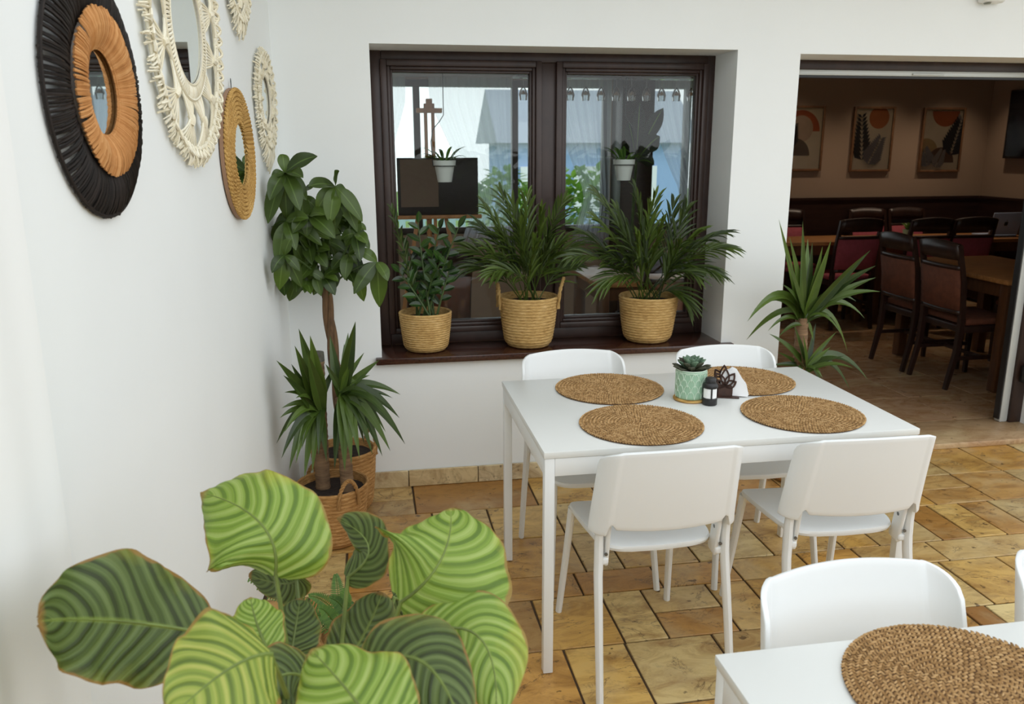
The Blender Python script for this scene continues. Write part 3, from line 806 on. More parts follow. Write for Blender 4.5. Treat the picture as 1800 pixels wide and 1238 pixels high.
# framed prints
M_GLAZE = glass_pane_mat('picture_glass', (0.98, 0.98, 0.98), 0.8)
def print_art(label, x0, x1, z0, z1, kind):
    t = thing('framed_print', label, 'picture', ((x0+x1)/2, YB, z0), 0, 'framed prints on the far dining wall')
    m = MB(); frame_members(m, x0, x1, z0, z1, 0.022, YB-0.030, YB-0.002, 0.003); obj('frame', m, wood_mat('walnut_frame', (96, 66, 42), (132, 94, 62), 0.5, (14, 14, 14)), t)
    m = MB(); m.smooth = False; m.bx(x0+0.02, x1-0.02, YB-0.014, YB-0.003, z0+0.02, z1-0.02); pr = obj('print', m, plain('cream_print_paper', (244, 220, 184), 0.7, var=0.06, scale=6), t)
    X = lambda u: x0+0.022+(x1-x0-0.044)*u
    Z_ = lambda v: z0+0.022+(z1-z0-0.044)*v
    asp = (z1-z0-0.044)/(x1-x0-0.044)
    lay = [0]
    def flat(poly, rgb, nm):
        lay[0] += 1
        y = YB-0.0145-0.0006*lay[0]
        # clip to print
        pl = [(min(1, max(0, u)), min(1, max(0, v))) for u, v in poly]
        mb = MB(); mb.smooth = False; mb.add([(X(u), y, Z_(v)) for u, v in pl], [tuple(range(len(pl)))])
        obj(nm, mb, plain('print_ink_'+nm, rgb, 0.7, var=0.12, scale=9), pr)
    def disc(cu, cv, r, rgb, nm, a0=0, a1=2*PI):
        flat([(cu+r*math.cos(a0+(a1-a0)*i/32), cv+r*math.sin(a0+(a1-a0)*i/32)/asp) for i in range(33)], rgb, nm)
    def frond(u0, v0, u1, v1, w, rgb, n=11):
        for i in range(n):
            t_ = 0.12+0.85*i/n
            bu, bv = u0+(u1-u0)*t_, v0+(v1-v0)*t_
            dx, dy = (u1-u0), (v1-v0)*asp; L0 = math.hypot(dx, dy); dx, dy = dx/L0, dy/L0
            for s in (-1, 1):
                ex, ey = dx*0.75+s*-dy*0.8, dy*0.75+s*dx*0.8
                l = w*(1-0.75*t_)+0.04
                px_, py_ = -ey, ex
                q = [(bu, bv), (bu+(ex*0.5+px_*0.2)*l, bv+(ey*0.5+py_*0.2)*l/asp), (bu+ex*l, bv+ey*l/asp), (bu+(ex*0.5-px_*0.2)*l, bv+(ey*0.5-py_*0.2)*l/asp)]
                flat(q, rgb, 'frond_shape')
    if kind == 0:
        disc(0.45, 0.62, 0.5, (206, 104, 62), 'sun_shape', 0, PI); disc(0.45, 0.66, 0.32, (226, 190, 158), 'inner_sun_shape')
        disc(0.3, 0.22, 0.42, (122, 104, 88), 'hill_shape', 0, PI); frond(0.1, 0.3, 0.25, 0.75, 0.3, (58, 52, 50))
    elif kind == 1:
        disc(0.64, 0.86, 0.27, (208, 122, 70), 'sun_shape'); frond(0.28, 0.05, 0.14, 0.95, 0.34, (62, 56, 54)); frond(0.38, 0.02, 0.72, 0.55, 0.34, (58, 52, 50))
    else:
        disc(0.55, 0.98, 0.36, (196, 104, 56), 'sun_shape', PI, 2*PI); disc(0.1, 0.30, 0.32, (196, 160, 110), 'low_hill_shape', 0, PI)
        disc(0.52, 0.12, 0.36, (120, 84, 60), 'hill_shape', 0, PI); frond(0.75, 0.15, 0.98, 0.9, 0.42, (60, 52, 48)); frond(0.2, 0.02, 0.02, 0.36, 0.26, (56, 50, 48)); frond(0.35, 0.0, 0.5, 0.34, 0.2, (70, 62, 56))
    m = MB(); m.smooth = False; m.bx(x0+0.021, x1-0.021, YB-0.0285, YB-0.0275, z0+0.021, z1-0.021); obj('glazing', m, M_GLAZE, t)
A = at(1500, 187, YB); B = at(1572, 302, YB)
print_art('framed print of two dark palm fronds under a small orange sun', 4.235, 4.675, 1.365, 1.985, 1)
print_art('framed print of a half orange sun over dark fronds and hills, nearest the corner', 4.985, 5.445, 1.355, 1.98, 2)
print_art('framed print of a large orange arch cut off by the door opening edge', 3.49, 3.93, 1.375, 1.99, 0)
# wall television
tv = thing('television', 'black flat television on the right wall of the dining room', 'television', (XR, 4.7, 1.48))
m = MB(); m.bx(XR-0.06, XR-0.015, 4.10, 5.19, 1.49, 2.13, 0.006); obj('casing', m, M_BLACK, tv)
m = MB(); m.smooth = False; m.bx(XR-0.0625, XR-0.0602, 4.115, 5.175, 1.51, 2.115); obj('screen', m, plain('dark_screen', (16, 16, 18), 0.12), tv)
m = MB(); m.bx(XR-0.0148, XR-0.001, 4.5, 4.8, 1.65, 1.95); obj('bracket', m, M_BLACK, tv)
# warm downlights washing the far wall
for i, x in enumerate((3.62, 4.50, 5.25)):
    t = thing('downlight', ['round ceiling downlight above the left framed print', 'round ceiling downlight above the middle framed print', 'round ceiling downlight above the right framed print'][i], 'lamp', (x, 4.95, ICEIL-0.03), 0, 'dining room downlights')
    m = MB(); m.lathe([(0.03, 0.0), (0.045, -0.004), (0.05, 0.0), (0.05, 0.029), (0.03, 0.029)], (x, 4.95, ICEIL-0.03), 20); obj('ring', m, M_ALU, t)
    mm, nt, b = new_mat('warm_lamp_glow_%d' % i); b.inputs['Emission Color'].default_value = (1, 0.7, 0.42, 1); b.inputs['Emission Strength'].default_value = 6
    m = MB(); m.lathe([(0.0, 0.008), (0.03, 0.008)], (x, 4.95, ICEIL-0.03), 16); obj('bulb', m, mm, t)
    sp = bpy.data.lights.new('downlight_beam', 'SPOT'); sp.energy = 24; sp.color = (1, 0.80, 0.60); sp.spot_size = R(95); sp.spot_blend = 0.7; sp.shadow_soft_size = 0.03
    so = bpy.data.objects.new('beam', sp); C.objects.link(so); so.parent = t; so.matrix_parent_inverse = ROOTM[t.name].inverted(); so.location = (x, 4.95, ICEIL-0.035)

# easel with a dark board, seen through the left pane
ez = thing('easel', 'wooden easel with a dark board seen through the left window pane', 'easel', (at(757, 400, 3.5).x, 3.5, IZ))
MW = wood_mat('easel_beech', (150, 100, 58), (186, 134, 84), 0.5, (14, 14, 3))
xe = at(757, 300, 3.5).x
P_ = lambda px, py: at(px, py, 3.5)
zt = P_(757, 182).z
for s in (-0.024, 0.024):
    m = MB(); m.bx(xe+s-0.011, xe+s+0.011, 3.49, 3.525, 0.35, zt, 0.003); obj('mast', m, MW, ez)
m = MB(); m.bx(xe-0.085, xe+0.085, 3.478, 3.535, zt-0.06, zt-0.03, 0.003); m.bx(xe-0.02, xe+0.02, 3.48, 3.53, zt-0.03, zt+0.03, 0.003); obj('clamp', m, MW, ez)
for s in (-1, 1):
    m = MB(); m.tube([(xe+s*0.03, 3.515, 1.5), (xe+s*0.30, 3.47, IZ)], 0.018, 4, up=(1, 1, 0)); obj('leg', m, MW, ez)
m = MB(); m.tube([(xe, 3.54, 1.55), (xe, 4.0, IZ)], 0.018, 4, up=(1, 1, 0)); obj('leg', m, MW, ez)
b0, b1 = P_(700, 378), P_(838, 277)
m = MB(); m.bx(b0.x-0.02, b1.x+0.02, 3.42, 3.475, b0.z-0.025, b0.z, 0.003); obj('tray', m, MW, ez)
m = MB(); m.bx(b0.x, b1.x, 3.445, 3.47, b0.z+0.001, b1.z, 0.003); bo = obj('board', m, plain('dark_board', (40, 30, 28), 0.5), ez)
m = MB(); m.bx(b0.x+0.02, xe+0.045, 3.440, 3.4445, b0.z+0.055, b1.z-0.01); obj('card', m, plain('brown_card', (104, 84, 70), 0.7), bo)
# hanging pots behind the panes
def hanging_pot(px, py, label, side):
    c = at(px, py, 2.10)
    t = thing('hanging_pot', label, 'potted plant', (c.x, 2.10, c.z), 0, 'white pots hanging behind the window')
    m = MB(); m.lathe([(0, 0), (0.036, 0), (0.050, 0.082), (0.056, 0.083), (0.058, 0.108), (0.052, 0.108), (0.048, 0.085), (0, 0.085)], (c.x, 2.10, c.z), 28); obj('pot', m, M_WHITE, t)
    m = MB(); ring = [(c.x+0.0585*math.cos(a), 2.10+0.0585*math.sin(a), c.z+0.080) for a in [2*PI*i/24 for i in range(25)]]
    m.tube(ring, 0.0022, 6, False); obj('ring', m, M_BLACK, t)
    m = MB(); zz = ICEIL-0.002
    m.tube([(c.x+side*0.0585, 2.10, c.z+0.08), (c.x+side*0.066, 2.10, c.z+0.2), (c.x+side*0.055, 2.10, c.z+0.26), (c.x+side*0.02, 2.10, c.z+0.30), (c.x, 2.10, c.z+0.33), (c.x, 2.10, zz)], 0.0022, 6); obj('hanger', m, M_BLACK, t)
    rr = random.Random(int(px))
    for i in range(14):
        a = rr.uniform(0, 2*PI); b = V((c.x+0.02*math.cos(a), 2.10+0.02*math.sin(a), c.z+0.09)); d = V((math.cos(a)*0.10, math.sin(a)*0.06, rr.uniform(0.01, 0.09)))
        m = MB(); m.leaf(b, b+d*0.5+V((0, 0, 0.04)), b+d, 0.010, lambda t: math.sin(PI*min(1, 0.05+0.95*t)), 0.2, nu=5); obj('leaf', m, M_FERN, t)
hanging_pot(782, 320, 'white pot hanging on a wire behind the left window pane', -1)
hanging_pot(1096, 317, 'white pot hanging on a wire behind the right window pane', 1)
# rack of upside-down glasses
ra = at(905, 137, 3.8); rb = at(1230, 137, 3.8)
t = thing('glass_rack', 'dark rail of a bar rack holding upside-down glasses', 'rack', ((ra.x+rb.x)/2, 3.8, ra.z))
m = MB(); m.bx(ra.x, rb.x, 3.70, 3.90, ra.z+0.002, ra.z+0.022, 0.003); obj('board', m, M_WAINS, t)
for x in (ra.x+0.1, rb.x-0.1):
    m = MB(); m.tube([(x, 3.8, ra.z+0.022), (x, 3.8, ICEIL-0.001)], 0.006, 8); obj('rod', m, M_BLACK, t)
gm = MB(); gm.lathe([(0.030, -0.002), (0.031, 0.0), (0.004, -0.004), (0.003, -0.055), (0.02, -0.075), (0.032, -0.11), (0.027, -0.15), (0.026, -0.15), (0.031, -0.11), (0.0, -0.078)], (0, 0, 0), 14)
gme = gm.mesh('wine_glass'); MG = glass_pane_mat('clear_glassware', (0.95, 0.97, 0.97), 3.0)
for i in range(12):
    o = link('wine_glass', gme, MG); o.location = (ra.x+0.06+(rb.x-ra.x-0.12)*i/11, 3.8, ra.z)
    tag(o, 'clear wine glass hanging upside down from the bar rack', 'glass', 'wine glasses on the bar rack')
# dark big-leafed plant in front of the pillar
t = thing('dark_potted_plant', 'dark big-leafed plant silhouette behind the right window pane', 'potted plant', (at(1120, 300, 4.2).x, 4.2, IZ))
c = at(1118, 285, 4.2)
m = MB(); m.lathe([(0, 0), (0.10, 0), (0.13, 0.26), (0.115, 0.26), (0.11, 0.23), (0, 0.23)], (c.x, 4.2, IZ), 24); obj('pot', m, M_BLACK, t)
m = MB(); m.tube([(c.x, 4.2, 0.25), (c.x-0.02, 4.2, 0.9), c], [0.02, 0.015, 0.01], 8); obj('stem', m, M_STEMD, t)
MD = leaf_mat('very_dark_leaf', (20, 28, 20), (34, 44, 30), 0.4, 0.05)
for px, py, w in ((1166, 190, 0.06), (1160, 240, 0.07), (1105, 215, 0.06), (1092, 260, 0.05), (1150, 290, 0.05), (1125, 180, 0.05)):
    e = at(px, py, 4.2+random.uniform(-0.1, 0.1)); m = MB(); m.leaf(c, c.lerp(e, 0.5)+V((0, 0, 0.05)), e, w, lambda t: math.sin(PI*min(1, t**1.6*0.96+0.03)), 0.1, up=(0, -1, 0.3), nu=10); obj('leaf', m, MD, t)
# ------------------------------------------------------------------ wall mirrors
def wm(s0, z0):
    return lambda a, b, o: left(s0-a, z0+b, o)       # a towards the corner, b up, o off the wall
def strand(mb, f, r0, a0, r1, a1, o0, om, o1, rad, n=5, k=4):
    pts = []
    for i in range(k+1):
        t = i/k; r = r0+(r1-r0)*t; a = a0+(a1-a0)*t
        o = o0*(1-t)**2+om*2*t*(1-t)+o1*t*t
        pts.append(f(r*math.cos(a), r*math.sin(a), o))
    mb.tube(pts, rad, n, True)
def ring(mb, f, r, o, rad, n=64, m=8, jit=0.0, rr=None):
    pts = []
    for i in range(n+1):
        a = 2*PI*i/n; q = r+(rr.uniform(-jit, jit) if rr else 0)
        pts.append(f(q*math.cos(a), q*math.sin(a), o))
    pts[-1] = pts[0]
    mb.tube(pts, rad, m, False)
def glass_disc(f0, r, o, parent, name='mirror_glass', tilt=0.0):
    mb = MB(); n = 48
    f = lambda a, b, q: f0(a, b, q+a*math.tan(tilt))
    vs = [f(0, 0, o)]+[f(r*math.cos(2*PI*i/n), r*math.sin(2*PI*i/n), o) for i in range(n)]+[f(r*math.cos(2*PI*i/n), r*math.sin(2*PI*i/n), o-0.003) for i in range(n)]
    fs = [(0, 1+i, 1+(i+1) % n) for i in range(n)]+[(1+i, 1+n+i, 1+n+(i+1) % n, 1+(i+1) % n) for i in range(n)]
    # winding towards the room
    nrm = (V(vs[1])-V(vs[0])).cross(V(vs[2])-V(vs[0]))
    if nrm.dot(NL) < 0: fs = [tuple(reversed(x)) for x in fs]
    mb.smooth = False; mb.add(vs, fs)
    return obj(name, mb, M_MIRROR, parent)
# black and tan raffia mirror
s0, z0 = 2.04, 1.712; f = wm(s0, z0); rr = random.Random(21)
t = thing('raffia_mirror', 'large round mirror framed in black raffia with a tan inner ring', 'mirror', left(s0, z0-0.24, 0))
glass_disc(f, 0.086, 0.012, t)
m = MB()
for i in range(230):
    a = 2*PI*i/230+rr.uniform(-0.012, 0.012)
    strand(m, f, 0.140, a, 0.238+rr.uniform(-0.004, 0.004), a+rr.uniform(-0.02, 0.02), 0.014, 0.040, 0.006, rr.uniform(0.0022, 0.0038), 5, 5)
obj('outer_ring', m, M_RAFFIA_B, t)
m = MB(); ring(m, f, 0.236, 0.008, 0.0045, 96, 8); obj('hoop', m, M_RAFFIA_B, t)
m = MB()
for i in range(280):
    a = 2*PI*i/280+rr.uniform(-0.012, 0.012)
    strand(m, f, 0.080, a, 0.157+rr.uniform(-0.004, 0.003), a+rr.uniform(-0.03, 0.03), 0.016, 0.050, 0.030, rr.uniform(0.0018, 0.0032), 5, 5)
obj('inner_ring', m, M_RAFFIA_T, t)
m = MB(); ring(m, f, 0.087, 0.017, 0.006, 64, 8); obj('edge_band', m, M_RAFFIA_T, t)
# golden rope mirror
s0, z0 = 0.855, 1.586; f = wm(s0, z0)
t = thing('straw_mirror', 'small round mirror framed in golden coiled straw rope', 'mirror', left(s0, z0-0.215, 0))
m = MB(); n = 64
for o0, o1, r_ in ((0.004, 0.016, 0.213),):
    vs = [f(r_*math.cos(2*PI*i/n), r_*math.sin(2*PI*i/n), o) for o in (o0, o1) for i in range(n)]
    m.add(vs, [(i, (i+1) % n, n+(i+1) % n, n+i) for i in range(n)]+[tuple(range(n, 2*n)), tuple(range(n-1, -1, -1))])
obj('rim', m, M_RIMWOOD, t)
glass_disc(f, 0.104, 0.0205, t)
for k in range(8):
    r_ = 0.108+k*0.0143
    m = MB(); nn = int(r_*400)
    # two-ply twisted rope
    for ph in (0, PI):
        pts = []; q = nn*3
        for i in range(q+1):
            a = 2*PI*i/q; tw = a*nn/2+ph
            pts.append(f((r_+0.0034*math.cos(tw))*math.cos(a), (r_+0.0034*math.cos(tw))*math.sin(a), 0.022+0.0034*math.sin(tw)))
        m.tube(pts, 0.0048, 5, False)
    obj('rope_coil', m, M_STRAW, t)
m = MB(); m.tube([f(0, 0.205, 0.008), f(-0.004, 0.235, 0.008), f(0, 0.243, 0.008), f(0.004, 0.235, 0.008), f(0.001, 0.205, 0.008)], 0.0013, 6); obj('hook', m, M_BOLT, t)
# macrame mirrors
def macrame(name, label, s0, z0, rg, r1, rout, nsp, seed, tail=0.0, tilt=0.0):
    f = wm(s0, z0); rr = random.Random(seed)
    t = thing(name, label, 'mirror', left(s0, z0-rout, 0), 0, 'cream macrame mirrors on the left wall')
    glass_disc(f, rg+0.004, 0.012, t, tilt=tilt)
    m = MB(); nb = int(rg*700)
    rb = rg+(r1-rg)*0.22
    for i in range(nb):
        a = 2*PI*i/nb
        strand(m, f, rg-0.004, a, rb, a+0.03, 0.012, 0.026, 0.012, 0.0042, 5, 3)
    ring(m, f, rg-0.002, 0.016, 0.0045, 64, 6); ring(m, f, rb, 0.015, 0.0045, 64, 6)
    obj('inner_band', m, M_COTTON, t)
    rn = rg+(r1-rg)*0.60
    for i in range(nsp):
        a = 2*PI*(i+0.5)/nsp; m = MB(); hw = PI/nsp
        for j in range(9):
            q = (j-4)/4
            strand(m, f, rb, a+q*hw*0.92, rn, a+q*hw*0.10, 0.012, 0.022, 0.022, 0.0032, 5, 3)
            strand(m, f, rn, a+q*hw*0.10, r1, a+q*hw*0.95, 0.022, 0.024, 0.012, 0.0032, 5, 3)
        strand(m, f, rn-0.012, a, rn+0.012, a, 0.022, 0.028, 0.022, 0.010, 7, 4)
        obj('knot_fan', m, M_COTTON, t)
    m = MB()
    ring(m, f, r1, 0.015, 0.0065, 90, 7, 0.002, rr); ring(m, f, r1+0.012, 0.014, 0.006, 90, 7, 0.003, rr)
    # chain of loops
    nl = int(r1*190)
    for i in range(nl):
        a = 2*PI*i/nl+rr.uniform(-0.01, 0.01); d = 0.95*PI/nl
        pts = [f((r1-0.006+0.03*math.sin(PI*q/6)+rr.uniform(-0.003, 0.003))*math.cos(a+d*(q-3)/2.2), (r1-0.006+0.03*math.sin(PI*q/6))*math.sin(a+d*(q-3)/2.2), 0.016+0.012*math.sin(PI*q/6)) for q in range(7)]
        m.tube(pts, 0.0042, 5, True)
    obj('outer_ring', m, M_COTTON, t)
    m = MB(); nf = int(r1*1300)
    for i in range(nf):
        a = 2*PI*i/nf+rr.uniform(-0.02, 0.02); low = max(0, -math.sin(a))
        L0 = (rout-r1)*rr.uniform(0.65, 1.05)+tail*low**6*rr.uniform(0.6, 1.0)
        da = rr.uniform(-0.05, 0.05)
        strand(m, f, r1+0.004, a, r1+L0, a+da, 0.014, 0.030+rr.uniform(-0.008, 0.012), rr.uniform(0.004, 0.02), rr.uniform(0.0018, 0.0034), 4, 3)
    o = obj('fringe', m, M_COTTON, t); o['kind'] = 'stuff'
    return t
macrame('macrame_mirror', 'large cream macrame mirror with knotted fans and fringe, beside the black raffia mirror', 1.372, 1.920, 0.150, 0.315, 0.365, 12, 31, 0.0, R(0.75))
macrame('macrame_mirror', 'cream macrame mirror at the top edge, only its fringed lower tip in view', 0.675, 2.215, 0.090, 0.165, 0.205, 9, 32, 0.05)
macrame('macrame_mirror', 'cream macrame mirror with long tassel nearest the corner above the money tree', 0.292, 1.790, 0.095, 0.160, 0.200, 9, 33, 0.09)

# ------------------------------------------------------------------ white tables and chairs
TW, TD, TH = 1.216, 0.78, 0.74
def white_table(label, x0, y0):
    t = thing('dining_table', label, 'table', (x0+TW/2, y0+TD/2, 0), 0, 'white laminate tables')
    m = MB(); m.bx(x0, x0+TW, y0, y0+TD, TH-0.021, TH, 0.0025); obj('tabletop', m, M_WHITE, t)
    e = 0.003
    for (a, b_, c, d) in ((x0+0.034, x0+TW-0.034, y0+e, y0+e+0.026), (x0+0.034, x0+TW-0.034, y0+TD-e-0.026, y0+TD-e), (x0+e, x0+e+0.026, y0+0.034, y0+TD-0.034), (x0+TW-e-0.026, x0+TW-e, y0+0.034, y0+TD-0.034)):
        m = MB(); m.bx(a, b_, c, d, TH-0.078, TH-0.0215, 0.002); obj('rail', m, M_STEEL, t)
    for sx_ in (x0+e, x0+TW-e-0.031):
        for sy in (y0+e, y0+TD-e-0.031):
            m = MB(); m.bx(sx_, sx_+0.031, sy, sy+0.031, 0.0015, TH-0.0215, 0.0025); obj('leg', m, M_STEEL, t)
    return t
white_table('white rectangular table holding four round mats and the succulent', 0.0, 0.0)
white_table('white table cut off at the lower right corner of the picture', 0.090, -1.805)

def chair_proto(label):
    t = thing('stacking_chair', label, 'chair', (0, 0, 0), 0, 'white stacking chairs')
    L_ = lambda n, mb, mt, par=None: obj(n, mb, mt, par or t, world=False)
    # seat: rounded plate lofted from shrinking outlines
    def outline(sc, z, dz=0.0):
        pts = []
        for i in range(48):
            a = 2*PI*i/48
            c, s = math.cos(a), math.sin(a)
            e = 2/6.0
            x = math.copysign(abs(c)**e, c); y = math.copysign(abs(s)**e, s)
            hw = 0.190+0.012*y
            yy = 0.028+y*0.198*sc
            zz = z - (0.014*(max(0, y)**4))*sc + 0.010*(x*sc)**2 + 0.008*max(0, -y)*sc
            pts.append((x*hw*sc, yy, zz))
        return pts
    lay = [(0.93, 0.424), (0.985, 0.427), (1.0, 0.436), (0.985, 0.444), (0.94, 0.446), (0.75, 0.443), (0.45, 0.440), (0.15, 0.439)]
    m = MB(); vs = []
    for sc, z in lay: vs += outline(sc, z)
    n = 48
    fs = [(k*n+i, k*n+(i+1) % n, (k+1)*n+(i+1) % n, (k+1)*n+i) for k in range(len(lay)-1) for i in range(n)]
    fs += [tuple(range(n-1, -1, -1)), tuple((len(lay)-1)*n+i for i in range(n))]
    m.add(vs, fs); L_('seat', m, M_PLASTIC)
    # backrest: bent sheet with rounded top corners and sides folded round the uprights
    m = MB(); NU, NV = 56, 18
    def bk(u, v):
        q = u*2-1; q = 0.45*q+0.55*math.sin(q*PI/2); aq = abs(q)
        zt = 0.802 - 0.012*aq**2
        if aq > 0.80: zt -= 0.050*(1-math.sqrt(max(0, 1-((aq-0.80)/0.20)**2)))
        zb = 0.548-0.010*(1-aq**2)
        if aq > 0.84: zb = 0.535-0.012
        elif aq > 0.74: zb = 0.548+0.012*math.sin(PI*(aq-0.74)/0.10)
        z = zb+(zt-zb)*v
        hw = 0.221-0.016*(z-0.53)/0.27
        x = q*hw
        lean = -0.205-0.062*max(0, (z-0.53)/0.27)**1.1
        y = lean - 0.034*(1-aq**2)
        if aq > 0.86:
            y += 0.046*((aq-0.86)/0.14)**1.4; x = math.copysign(hw*(0.86+0.14*math.sin((aq-0.86)/0.14*PI/2)), q)
        if aq > 0.80 and aq < 0.86: y -= 0.004*math.sin(PI*(aq-0.80)/0.06)
        return (x, y, z)
    m.grid(bk, NU, NV)
    o = L_('backrest', m, M_PLASTIC)
    md = o.modifiers.new('thick', 'SOLIDIFY'); md.thickness = 0.011; md.offset = 0
    md = o.modifiers.new('soft', 'BEVEL'); md.width = 0.003; md.segments = 2; md.limit_method = 'ANGLE'; md.angle_limit = R(50)
    for s in (-1, 1):
        m = MB(); m.tube([(s*0.207, -0.262, 0.001), (s*0.203, -0.222, 0.22), (s*0.199, -0.188, 0.385), (s*0.197, -0.183, 0.43), (s*0.197, -0.181, 0.48), (s*0.197, -0.186, 0.55), (s*0.194, -0.200, 0.62)], [0.0145, 0.016, 0.0175, 0.018, 0.0175, 0.015, 0.012], 10, True, 0.78, up=(1, 0, 0)); L_('leg', m, M_STEEL)
        m = MB(); m.tube([(s*0.203, 0.262, 0.001), (s*0.190, 0.225, 0.22), (s*0.178, 0.192, 0.428)], [0.0135, 0.0145, 0.016], 10, True, 0.85, up=(1, 0, 0)); L_('leg', m, M_STEEL)
        m = MB(); m.box((s*0.172, -0.170, 0.487), (0.014, 0.048, 0.160), 0.0065, 3, Matrix.Rotation(R(10), 3, 'X')); m.box((s*0.178, -0.158, 0.425), (0.024, 0.060, 0.026), 0.008, 3)
        bo = L_('bracket', m, M_PLASTIC)
        m = MB(); m.tube([(s*0.1655, -0.172, 0.500), (s*0.1648, -0.172, 0.500)], 0.006, 12, True); m.tube([(s*0.178, -0.192, 0.452), (s*0.178, -0.196, 0.452)], 0.005, 12, True)
        L_('screw', m, M_BOLT, bo)
    return t
ch = chair_proto('white stacking chair at the near table side, left of two seen from behind')
ch.location = (0.340, 0.095, 0); ch.rotation_euler = (0, 0, R(1))
dup(ch, (0.945, 0.085, 0), R(-2), 'white stacking chair at the near table side, right of two seen from behind')
dup(ch, (0.318, 0.690, 0), PI+R(1), 'white stacking chair tucked in under the window, left of two')
dup(ch, (0.945, 0.655, 0), PI-R(1), 'white stacking chair tucked in under the window, right of two, behind the succulent')
dup(ch, (0.440, -1.155, 0), PI+R(2), 'white stacking chair facing us at the cut-off table, largest in the picture')
dup(ch, (0.990, -1.150, 0), PI-R(1), 'white stacking chair at the right picture edge, mostly cut off')

# ------------------------------------------------------------------ round braided mats
mm_ = MB(); rr = random.Random(9)
n = 96
mm_.lathe([(0.001, 0.0005), (0.195, 0.0005), (0.198, 0.003), (0.195, 0.0045), (0.001, 0.0045)], (0, 0, 0), n)
NBASE = len(mm_.f)
def stitch(c, d, l, w, h):
    d = d.normalized(); sd = V((-d.y, d.x, 0))
    vs = [c-d*l, c+d*l]
    for k, q in ((-0.45, 1), (0.45, 1)):
        for a in (0, 1, 2, 3):
            an = a*PI/2
            vs.append(c+d*l*k+sd*w*math.cos(an)+V((0, 0, h*math.sin(an))))
    fs = []
    for a in range(4):
        b = (a+1) % 4
        fs += [(0, 2+b, 2+a), (2+a, 2+b, 6+b, 6+a), (1, 6+a, 6+b)]
    mm_.add(vs, fs)
NR = 17
for k in range(NR):
    r_ = 0.010+k*0.01145
    nn = max(6, int(2*PI*r_/0.0088))
    for i in range(nn):
        a = 2*PI*(i+rr.uniform(-0.1, 0.1))/nn + k*0.4
        tgt = V((-math.sin(a), math.cos(a), 0)); rad = V((math.cos(a), math.sin(a), 0))
        for s in (-1, 1):
            c = rad*(r_+s*0.0025)+V((0, 0, 0.0052+rr.uniform(-0.0006, 0.0006)))
            stitch(c, tgt+rad*(s*0.75*(1 if k % 2 else 1))+rad*rr.uniform(-0.1, 0.1), 0.0060, 0.0021, 0.0026)
nbase = len(mm_.f) if False else NBASE
mat_me = mm_.mesh('placemat', 60)
mat_me.materials.append(M_JUTE); mat_me.materials.append(M_JUTEGAP)
for k in range(nbase): mat_me.polygons[k].material_index = 1
for label, x, y, rz in (('round braided jute mat at the back left of the table', 0.372, 0.600, 0.3),
                        ('round braided jute mat at the front left of the table', 0.358, 0.190, 1.2),
                        ('round braided jute mat at the back right, behind the napkins', 0.895, 0.615, 2.1),
                        ('round braided jute mat at the front right of the table', 0.920, 0.200, 0.9),
                        ('round braided jute mat on the cut-off table in the lower right corner', 0.455, -1.205, 4.0)):
    o = link('placemat', mat_me, M_JUTE); o.location = (x, y, TH+0.0005 + (0.0 if y != 0.190 and y != 0.2 else 0.0)); o.rotation_euler = (0, 0, rz)
    tag(o, label, 'placemat', 'round jute placemats')

# ------------------------------------------------------------------ on the table: succulent, shaker, napkins
def at_z(px, py, z):
    d = _f + _r*((px-900)/FPX) - _u*((py-619)/FPX)
    return CAM_P + d*((z-CAM_P.z)/d.z)
c = at_z(1213, 702, TH)
c.z = TH
t = thing('potted_succulent', 'succulent rosette in a sage green scalloped pot on the white table', 'potted plant', tuple(c))
m = MB(); m.lathe([(0, 0.001), (0.056, 0.001), (0.060, 0.004), (0.060, 0.008), (0.056, 0.0095), (0, 0.0095)], c, 40); obj('saucer', m, M_STRAW, t)
PR, PH = 0.053, 0.112
m = MB(); m.lathe([(0, 0.010), (PR-0.004, 0.010), (PR-0.001, 0.013), (PR, 0.02), (PR+0.001, PH-0.004), (PR, PH), (PR-0.004, PH), (PR-0.005, PH-0.004), (PR-0.006, PH-0.02), (0, PH-0.02)], c, 48); pot = obj('pot', m, M_POTG, t)
m = MB(); NC = 13; RH = 0.0215
for row in range(5):
    for k in range(NC):
        a0 = 2*PI*(k+(0.5 if row % 2 else 0))/NC; z0_ = 0.014+row*RH; pts = []
        for i in range(9):
            q = i/8*2-1
            a = a0+q*PI/NC
            z = z0_+RH*1.3*(1-abs(q)**1.8)**0.55 if abs(q) < 1 else z0_
            z = min(z, PH-0.006)
            pts.append((c.x+(PR+0.0012)*math.cos(a), c.y+(PR+0.0012)*math.sin(a), c.z+z))
        m.tube(pts, 0.0011, 4, True)
obj('relief', m, M_POTLINE, pot)
m = MB(); ring_ = [(c.x+(PR-0.001)*math.cos(2*PI*i/48), c.y+(PR-0.001)*math.sin(2*PI*i/48), c.z+PH) for i in range(49)]
m.tube(ring_, 0.0022, 6, False); obj('rim', m, M_POTLINE, pot)
m = MB(); m.lathe([(0, PH-0.012), (PR-0.0055, PH-0.012)], c, 32); obj('soil', m, M_SOIL, t)
rr = random.Random(4)
